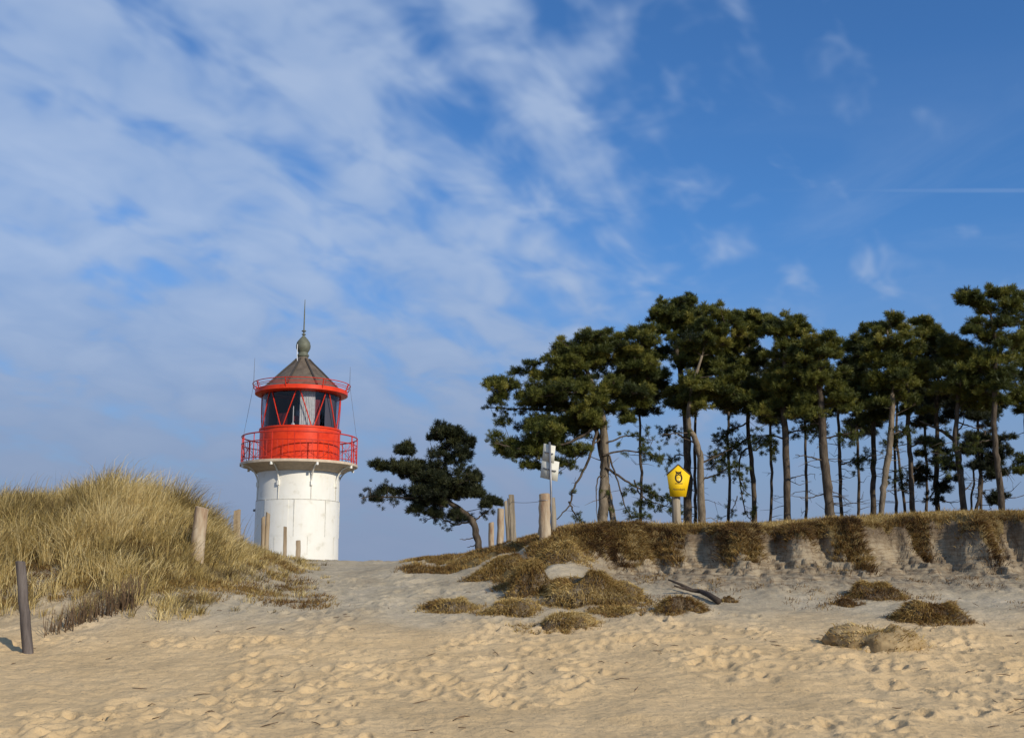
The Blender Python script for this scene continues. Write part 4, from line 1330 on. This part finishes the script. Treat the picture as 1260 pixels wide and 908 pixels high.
def build_shoulder():
    b = Buf()
    n = 8500
    X = rng.uniform(-3.0, 2.2, n); Y = rng.uniform(20.5, 32, n)
    v = veg_right(X, Y)
    keep = rng.random(n) < v * 0.8
    X, Y = X[keep], Y[keep]
    turf_blades(b, X, Y, 0.04, 0.15, 20, 0.07, 0.46 + 0.34 * fbm(X * 1.1, Y * 1.1, 89, 3) + rng.normal(0, 0.1, len(X)), down=0.6)
    # sparse dry tufts straggling onto the path and the foot of the dune
    n = 9000
    X = rng.uniform(-9.5, -2.6, n); Y = rng.uniform(19, 30, n)
    keep = (fbm(X * 1.0, Y * 1.3, 90, 3) + 0.5 * fbm(X * 3.5, Y * 4.5, 99, 2) > 0.02 + 0.5 * sstep(20.9, 20.0, Y)) & (X < -3.2 - 0.33 * (Y - 20.5) + 0.5 * fbm(Y * 0.8, Y * 0, 98, 2)) & (Y > 19.8)
    X, Y = X[keep], Y[keep]
    turf_blades(b, X, Y, 0.03, 0.15, 15, 0.12, 0.42 + 0.2 * fbm(X, Y, 92, 2), down=0.3)
    n = 1100
    X = rng.uniform(1.6, 13, n); Y = rng.uniform(20.4, 24, n)
    keep = (fbm(X * 1.3, Y * 1.3, 93, 3) > 0.16)
    X, Y = X[keep], Y[keep]
    turf_blades(b, X, Y, 0.03, 0.11, 12, 0.11, 0.32 + 0.3 * fbm(X, Y, 94, 2), down=0.9)
    tag(b.build('path_edge_grass', MAT['heath']), 'low brown dry grass in patches along both sides of the sandy path', 'grass', kind='stuff')


build_marram()
build_bank_turf()
build_shoulder()

# ------------------------------------------------------------------ fallen turf sods
def sod(label, px, py, wpx, hpx, tone=0.45, seed=0, clod='soil', group='turf sods on the sand slope', grassy=1.0, ymax=40):
    """px,py: middle of the sod's foot"""
    global rng
    rng = np.random.default_rng(500 + seed)
    p = hit(px, py, y1=ymax)
    s = p.y / F
    a, hh = wpx * s / 2, hpx * s
    dpt = a * 0.65
    c = Vector((p.x, p.y + dpt * 0.6, p.z))
    root = empty('turf_sod', (c.x, c.y, c.z), label, 'turf sod', group)
    b = Buf()
    nu, nv = 40, 12
    t, an = np.meshgrid(np.arange(nv + 1) / nv, np.arange(nu) * 2 * math.pi / nu, indexing='ij')
    prof = np.cos(t * math.pi / 2) ** 0.85
    hz = np.sin(t * math.pi / 2) ** 0.9
    kk = 1 + 0.62 * fbm(np.cos(an) * 1.6 + seed * 3.1, np.sin(an) * 1.6 + t * 1.5, 7 + seed, 3)
    x, y = a * prof * kk * np.cos(an), dpt * prof * kk * np.sin(an)
    g0 = terrain(c.x + x, c.y + y) - c.z
    z = g0 - 0.12 * (1 - t) + (hh * 0.80) * hz * (0.45 + 1.05 * vnoise(x * 2.6 + seed, y * 2.6, 3 + seed)) + 0.09 * fbm(x * 5, y * 5 + t * 2, 9 + seed, 3)
    V = np.stack([x, y, z], -1).reshape(-1, 3)
    q = [(j * nu + i, j * nu + (i + 1) % nu, (j + 1) * nu + (i + 1) % nu, (j + 1) * nu + i) for j in range(nv) for i in range(nu)]
    b.add(V, q)
    b.build('soil_clod', MAT[clod], root, smooth=True)
    V = np.array(V).reshape(nv + 1, nu, 3)
    gb = Buf()
    m = int(26000 * a * max(hh, 0.2) * grassy)
    m = min(max(m, 700), 11000)
    tj = rng.uniform(0.12, 0.98, m) * nv
    ti = rng.uniform(0, nu, m)
    j0 = tj.astype(int); i0 = ti.astype(int) % nu
    fj = (tj - j0)[:, None]; fi = (ti - np.floor(ti))[:, None]
    P = (V[j0, i0] * (1 - fi) + V[j0, (i0 + 1) % nu] * fi) * (1 - fj) + (V[j0 + 1, i0] * (1 - fi) + V[j0 + 1, (i0 + 1) % nu] * fi) * fj
    out = P * np.array([1 / max(a, .1), 1 / max(dpt, .1), 0])
    out /= np.linalg.norm(out, axis=1)[:, None] + 1e-6
    up = out * 0.55 * (1 - tj[:, None] / nv) + np.array([0.05, -0.1, 0.75]) + rng.normal(0, 0.22, (m, 3))
    up /= np.linalg.norm(up, axis=1)[:, None]
    lean = out + rng.normal(0, 0.35, (m, 3)) + np.array([0.15, -0.2, -0.75])
    lean /= np.linalg.norm(lean, axis=1)[:, None]
    bare = fbm(P[:, 0] * 3.2, P[:, 1] * 3.2 + P[:, 2] * 3, 23 + seed, 2)
    hmul = np.where(bare > 0.22, 0.35, 1.0)
    tt = tone + 0.16 + 0.36 * fbm(P[:, 0] * 2.5, P[:, 1] * 2.5 + P[:, 2] * 2, 13 + seed, 2) + rng.normal(0, 0.14, m)
    gb.blades(P, up, lean, rng.uniform(0.04, 0.15, m) * min(1, 0.6 + hh) * hmul, np.clip(rng.normal(0.85, 0.3, m), 0.1, 1.5), rng.uniform(0.003, 0.0065, m), np.clip(tt, 0, 1))
    k2 = m // 4                       # thin fringe straggling onto the sand
    an2 = rng.uniform(0, 2 * math.pi, k2); rr2 = 0.95 + np.abs(rng.normal(0, 0.17, k2))
    ke = 1 + 0.62 * fbm(np.cos(an2) * 1.6 + seed * 3.1, np.sin(an2) * 1.6, 7 + seed, 3)
    x2, y2 = a * rr2 * ke * np.cos(an2), dpt * rr2 * ke * np.sin(an2)
    P2 = np.stack([x2, y2, terrain(c.x + x2, c.y + y2) - c.z - 0.01], 1)
    up2 = np.array([[0, 0, 0.8]]) + rng.normal(0, 0.4, (k2, 3))
    up2[:, 2] = np.abs(up2[:, 2]) + 0.15
    up2 /= np.linalg.norm(up2, axis=1)[:, None]
    l2 = rng.normal(0, 1, (k2, 3)) * np.array([1, 1, 0.1]); l2 /= np.linalg.norm(l2, axis=1)[:, None]
    gb.blades(P2, up2, l2, rng.uniform(0.03, 0.12, k2), np.clip(rng.normal(0.8, 0.3, k2), 0, 1.4), rng.uniform(0.003, 0.006, k2), np.clip(tone + rng.normal(0.05, 0.2, k2), 0, 1))
    gb.build('grass_tuft', MAT['heath'], root)


SODS = [
    ('rounded brown turf sod below the thick pale post, highest on the slope', 694, 690, 56, 22, 0.5),
    ('long shaggy olive turf sod in the middle of the slope, largest of all', 735, 737, 112, 36, 0.5),
    ('dark turf sod left of the long shaggy sod', 655, 728, 60, 40, 0.4),
    ('turf sod at the foot of the slope below the dark sod, shaggy and straw brown', 628, 756, 66, 30, 0.5),
    ('flat tan turf sod lying out on the path sand', 556, 752, 66, 22, 0.5),
    ('small turf sod on the ridge above the path, beside the row of posts', 610, 708, 60, 26, 0.36),
    ('brown turf sod just under the dark driftwood branch', 838, 752, 52, 26, 0.32),
    ('small brown turf clod at the lower end of the driftwood branch', 898, 741, 20, 14, 0.3),
    ('dark mossy turf sod lying midway below the right cliff', 1086, 735, 66, 26, 0.3),
    ('small dark turf clod left of the mossy sod below the cliff', 1042, 746, 34, 13, 0.25),
    ('mossy turf sod at the right foot of the cliff, half buried in sand', 1156, 766, 92, 32, 0.34),
    ('large slumped tan sod farthest forward on the beach sand at right', 1084, 798, 116, 30, 0.56),
    ('flattened turf sod straggling onto the beach below the shaggy sods', 690, 776, 90, 22, 0.5),
    ('low turf sod strip in front of the long shaggy sod', 760, 757, 74, 14, 0.36),
]
for i, (lab, px, py, wv, hv, tn) in enumerate(SODS):
    if 'slumped' in lab:
        sod(lab, px, py, wv, hv, tn, seed=i, clod='slump', grassy=0.12)
    else:
        sod(lab, px, py, wv, hv * 0.78, tn, seed=i)
rng = np.random.default_rng(900)

# ------------------------------------------------------------------ posts
def post(label, px, pbase, ptop, wpx, kind='wood', lean=0.0, seed=0, group='wooden fence posts', y=None, split=False, square=False):
    r = random.Random(seed)
    p = hit(px, pbase)
    if y is not None or p is None:
        yy = y if y is not None else 28
        p = W(px, pbase, yy)
        p.z = gz(p.x, yy)
    s = p.y / F
    top = W(px + lean, ptop, p.y)
    rad = wpx * s / 2
    root_loc = Vector((p.x, p.y, p.z))
    b = Buf()
    L = top - root_loc
    n = 12

    def stake(off0, off1, rd, top_cut, ns=14, sq=False):
        nz = 9
        V = []
        for j in range(nz + 1):
            t = j / nz
            c = off0 * (1 - t) + off1 * t + L * t + Vector((0, 0, -0.35 * (1 - t)))
            c = c + Vector((r.gauss(0, 0.05), r.gauss(0, 0.05), 0)) * rd
            for i in range(ns):
                an = i * 2 * math.pi / ns
                k = rd * (1.06 - 0.1 * t) * (1 + 0.06 * math.sin(an * 3 + seed) + r.gauss(0, 0.02))
                ca, sa = math.cos(an), math.sin(an)
                if sq:
                    m_ = max(abs(ca), abs(sa)); k = k / m_ * 0.88
                z = 0
                if j == nz:
                    z = top_cut * k * ca
                V.append(tuple(c + Vector((k * ca, k * sa, z))))
        q = [(j * ns + i, j * ns + (i + 1) % ns, (j + 1) * ns + (i + 1) % ns, (j + 1) * ns + i) for j in range(nz) for i in range(ns)]
        base = b.n
        b.add(V, q)
        # rounded weathered end
        cc = np.array(V[-ns:]); ctr = cc.mean(0)
        ring = ctr + (cc - ctr) * 0.72 + np.array([0, 0, rd * 0.14])
        b.add(np.concatenate([ring, cc]), [(ns + i, ns + (i + 1) % ns, (i + 1) % ns, i) for i in range(ns)])
        b.l.append(np.arange(b.n - 2 * ns, b.n - ns)); b.sz.append(np.array([ns])); b.mi.append(np.array([0]))
    if split:
        stake(Vector((-rad * 0.45, 0, 0)), Vector((-rad * 0.55, 0, r.uniform(-.12, 0.0))), rad * 0.52, 0.5, 9)
        stake(Vector((rad * 0.38, 0.02, 0)), Vector((rad * 0.55, 0.03, r.uniform(-.04, 0.08))), rad * 0.56, -0.6, 9)
    else:
        stake(Vector(), Vector(), rad, r.uniform(-0.35, 0.35), 14, square)
    o = b.build('fence_post', MAT[kind], smooth=True)
    o.location = root_loc
    try:
        o.data.set_sharp_from_angle(angle=R(50))
    except Exception:
        pass
    tag(o, label, 'post', group)
    return o, root_loc, top


post('thick pale peeled post leaning right, deep in the dune grass', 241, 686, 625, 17, 'palewood', 7, 1)
post('short square post showing above the right edge of the dune grass', 292, 664, 628, 9, 'wood', 0, 2, y=27.5, square=True)
post('split double post standing close in front of the white tower', 325.5, 680, 632, 9.5, 'wood', 1.5, 3, y=31.5, split=True)
post('slim dark post in front of the white tower, between split and stubby posts', 351, 684, 648, 4.6, 'wood', 0, 4, y=32, square=True)
post('stubby short post in front of the white tower', 367, 685, 665, 6.2, 'wood', 0, 5, y=32, square=True)
post('stubby pale post beside the trunk of the lone bent pine', 604.5, 676, 643, 7, 'palewood', 0, 6, y=33)
post('smooth pale post, second in the row from the bent pine', 615, 672, 626, 8.5, 'palewood', 1, 7, y=31)
post('ragged grey split post in the row, third from the bent pine', 628, 668, 612, 7.5, 'greywood', -4, 8, y=29.5, split=True)
_, wa, wtop_a = post('grey cracked post with a rotten dark notched head, holding one end of the wire', 633, 660, 609, 7.5, 'greywood', -4, 9, y=28, square=True)
_, wb, wtop_b = post('thick round pale post before the white sign pole, tallest of the row', 671, 664, 608, 14, 'palewood', -1, 10)
post('dark stake in place of a half-seen walker, leaning left at the left edge, in front of the dune', 39, 804, 691, 12, 'darkwood', -14, 12)  # stake stands in for a narrow dark form that reads as a walker's leg
post('dark leaning stake half hidden behind the thick round post', 660, 660, 634, 5, 'greywood', 8, 11, y=27)


def wire():
    b = Buf()
    A = Vector((wtop_a.x, wtop_a.y, wtop_a.z - 0.17)); B = Vector((wtop_b.x, wtop_b.y, wtop_b.z - 0.14))
    pts = [A.lerp(B, t) + Vector((0, 0, -0.03 * math.sin(t * math.pi))) for t in np.linspace(0, 1, 9)]
    b.tube(pts, 0.006, 5)
    ps = [B + Vector((0.125 * math.cos(a), 0.125 * math.sin(a), 0)) for a in np.linspace(0, 2 * math.pi, 17)]
    b.tube(ps, 0.008, 5, caps=False)
    tag(b.build('fence_wire', MAT['metal']), 'thin rusty fence wire strung to the thick round post', 'wire')


wire()

# ------------------------------------------------------------------ signs
def reserve_sign():
    Y = 27.6
    base = W(832.5, 642, Y)
    base.z = gz(base.x, Y)
    root = empty('nature_reserve_sign', base, 'yellow pentagon nature sign with a black owl on a short wooden post', 'sign')
    inv = Matrix.Translation(-base)
    s = Y / F
    c = W(834, 595, Y)
    M = Matrix.Translation((c.x, Y - 0.17, c.z)) @ Matrix.Rotation(R(6), 4, 'Z')

    def p(px, py):
        return ((px - 834) * s, (595 - py) * s)

    def part(b, n, m, par=root):
        o = b.build(n, m, par)
        o.data.transform(inv)
        return o
    b = Buf()
    b.tube([(base.x, Y, base.z - 0.4), (base.x, Y, base.z + 0.05), (base.x, Y, c.z + 0.1)], [0.115, 0.108, 0.1], 14)
    o = part(b, 'post', MAT['greywood'])
    for q in o.data.polygons:
        q.use_smooth = len(q.vertices) == 4
    pent = [p(823, 611.5), p(842.5, 611.5), p(848.3, 585.3), p(834, 573), p(819.8, 585.3)]
    b = Buf()
    b.prism(pent, 0, 0.03, M)
    board = part(b, 'sign_board', MAT['yellow'])
    b = Buf()
    for a_, c_ in (((819.2, 585.3), (834, 572.4)), ((834, 572.4), (848.9, 585.3))):
        A = M @ Vector((p(*a_)[0], 0.012, p(*a_)[1])); B = M @ Vector((p(*c_)[0], 0.012, p(*c_)[1]))
        b.tube([A, B], 0.02, 6)
    part(b, 'board_rim', MAT['rim'], board)
    # the owl
    b = Buf()

    def owl(pts, y0=-0.004, y1=-0.001):
        b.prism([p(834 + x, 585.5 + z) for x, z in pts], y0, y1, M)

    def ell(cx, cy, rx, ry, n=18):
        return [(cx + rx * math.cos(-t), cy + ry * math.sin(-t)) for t in np.linspace(0, 2 * math.pi, n, endpoint=False)]

    def ringseg(cx, cy, rx, ry, w, a0, a1, n=14):
        for t0, t1 in zip(np.linspace(a0, a1, n)[:-1], np.linspace(a0, a1, n)[1:]):
            q = [(cx + rx * math.cos(t0), cy + ry * math.sin(t0)), (cx + rx * math.cos(t1), cy + ry * math.sin(t1)),
                 (cx + (rx - w) * math.cos(t1), cy + (ry - w) * math.sin(t1)), (cx + (rx - w) * math.cos(t0), cy + (ry - w) * math.sin(t0))]
            owl(q[::-1])
    # ear tufts and head
    owl([(-3.8, -5.4), (-1.6, -4.2), (1.6, -4.2), (3.8, -5.4), (3.2, -2.6), (-3.2, -2.6)][::-1])
    ringseg(-1.75, -1.2, 1.9, 1.7, 1.15, 0, 2 * math.pi)
    ringseg(1.75, -1.2, 1.9, 1.7, 1.15, 0, 2 * math.pi)
    # wings and body outline
    ringseg(0, 3.2, 4.8, 6.0, 2.0, -0.75, math.pi + 0.75, 30)
    for zz in (1.6, 3.2, 4.8, 6.2):
        for xx in (-1.5, 0, 1.5):
            if abs(xx) < 2.4 - zz * 0.2:
                owl([(xx - 0.28, zz), (xx + 0.28, zz), (xx, zz + 0.95)][::-1])
    owl([(-4.8, 9.6), (4.8, 9.6), (4.8, 10.5), (-4.8, 10.5)][::-1])
    part(b, 'owl_emblem', MAT['ink'], board)
    cu = bpy.data.curves.new('lettering', 'FONT')
    cu.body = 'Nationalpark'
    cu.align_x = 'CENTER'
    cu.size = 0.084
    cu.extrude = 0.001
    tmp = bpy.data.objects.new('lettering_tmp', cu)
    COL.objects.link(tmp)
    bpy.context.view_layer.update()
    me = bpy.data.meshes.new_from_object(tmp.evaluated_get(bpy.context.evaluated_depsgraph_get()))
    bpy.data.objects.remove(tmp)
    wd = max(v.co.x for v in me.vertices) - min(v.co.x for v in me.vertices)
    sc = 15.0 * s / wd
    me.transform(inv @ M @ Matrix.Translation((0, -0.003, p(834, 603.6)[1])) @ Matrix.Rotation(R(90), 4, 'X') @ Matrix.Diagonal((sc, 0.8, 1, 1)))
    o = bpy.data.objects.new('lettering', me)
    me.materials.clear(); me.materials.append(MAT['ink'])
    COL.objects.link(o); o.parent = board


def back_sign():
    Y = 26.6
    base = W(679.5, 656, Y)
    base.z = gz(base.x, Y)
    root = empty('information_sign', base, 'pair of pale boards on a tilted pole seen from behind, above the thick post', 'sign')
    inv = Matrix.Translation(-base)
    s = Y / F

    def part(b, n, m, par=root):
        o = b.build(n, m, par)
        o.data.transform(inv)
        return o
    top = W(676.4, 544, Y)
    b = Buf()
    b.tube([base + Vector((0, 0, -0.3)), base, base.lerp(top, 0.45), top], 0.026, 10)
    part(b, 'pole', MAT['metal'])
    b = Buf()
    b.tube([base + Vector((0.03, 0.03, -0.3)), base + Vector((0.03, 0.03, 0.4)), W(679.8, 612, Y) + Vector((0, 0.05, 0))], [0.075, 0.07, 0.06], 10)
    part(b, 'wooden_stake', MAT['greywood'])

    def board(cx, cy, w, h, yaw, name):
        c = W(cx, cy, Y)
        M = Matrix.Translation((c.x, Y + 0.05, c.z)) @ Matrix.Rotation(R(14), 4, 'Y') @ Matrix.Rotation(R(yaw), 4, 'Z')
        # keep sides upright: shear by using the pole direction
        b = Buf()
        hw, hh = w * s / 2, h * s / 2
        k = math.tan(R(-13))
        poly = [(-hw, -hh), (hw, -hh), (hw, hh), (-hw, hh)]
        poly = [(x - z * math.tan(R(8)), z) for x, z in poly]
        b.prism(poly, 0, 0.012, M)
        o = part(b, name, MAT['signback'])
        b = Buf()
        b.box((-hw * 0.75, -0.03, -0.012), (hw * 0.75, -0.002, 0.012), M)
        part(b, 'clamp_bar', MAT['metal'], o)
    board(675.5, 557, 15, 20.5, -8, 'upper_board')
    board(676.5, 577.5, 22, 24, -8, 'lower_board')


reserve_sign()
back_sign()

# ------------------------------------------------------------------ driftwood and brushwood fence
def driftwood():
    b = Buf()
    ps = []
    for px, py, dz in ((842, 727, 0.12), (852, 728, 0.10), (862, 729, 0.10), (872, 733, 0.09), (884, 739.5, 0.07)):
        p = hit(px, py + 5)
        ps.append(p + Vector((0, 0, dz)))
    b.tube(ps, [0.025, 0.036, 0.043, 0.052, 0.06], 10)
    b.tube([ps[1], ps[1] + Vector((-0.18, 0.1, 0.10)), ps[1] + Vector((-0.42, 0.2, 0.2))], [0.035, 0.028, 0.015], 8)
    b.tube([ps[0], ps[0] + Vector((-0.2, -0.1, 0.05))], [0.03, 0.012], 8)
    tag(b.build('driftwood_branch', MAT['drift'], smooth=True), 'bent dark driftwood branch lying against the sandy slope', 'driftwood')


driftwood()


def brush_fence():
    b = Buf()
    r = random.Random(4)
    P0, P1 = hit(58, 780), hit(172, 742)
    root = (P0 + P1) / 2
    for i in range(230):
        t = r.random() ** 0.62
        if i < 26:
            t = r.uniform(0, 0.5)
        p = P0.lerp(P1, t) + Vector((r.gauss(0, 0.04), r.gauss(0, 0.16), 0))
        p.z = gz(p.x, p.y)
        h = r.uniform(0.15, 0.56) * (0.75 + 0.35 * t)
        d = Vector((r.gauss(0.02, 0.12), r.gauss(0, 0.1), 1))
        e = p + d * h
        b.tube([p - Vector((0, 0, 0.1)), p.lerp(e, 0.5) + Vector((r.gauss(0, 0.015), 0, 0)), e], [0.007, 0.005, 0.003], 5)
    o = b.build('brushwood_fence', MAT['reed'])
    o.data.transform(Matrix.Translation(-root)); o.location = root
    tag(o, 'low ragged brushwood sand fence of upright dry sticks at the dune foot', 'fence')


brush_fence()


# ------------------------------------------------------------------ drift line litter
def beach_litter():
    b = Buf()
    r = np.random.default_rng(41)
    n = 520
    Y = 10.5 + 14 * r.random(n) ** 1.2
    X = r.uniform(-0.5, 0.5, n) * (Y + 3)
    keep = (fbm(X * 0.5, Y * 0.9, 97, 3) > 0.02) & (terrain(X, Y) < 1.75)
    X, Y = X[keep], Y[keep]
    Z = terrain(X, Y)
    for x, y, z in zip(X, Y, Z):
        a = r.uniform(0, math.pi)
        L = r.uniform(0.02, 0.11) * (2.0 if r.random() < 0.06 else 1)
        d = np.array([math.cos(a), math.sin(a), r.uniform(-0.1, 0.35)]) * L
        p = np.array([x, y, z + 0.012])
        b.tube([p - d, p + np.array([0, 0, 0.006]) + r.normal(0, 0.006, 3), p + d], [0.004, 0.006, 0.003], 4)
    tag(b.build('twig_litter', MAT['reed']), 'tiny dark twigs and dry stalks scattered over the beach sand', 'litter', kind='stuff')


beach_litter()
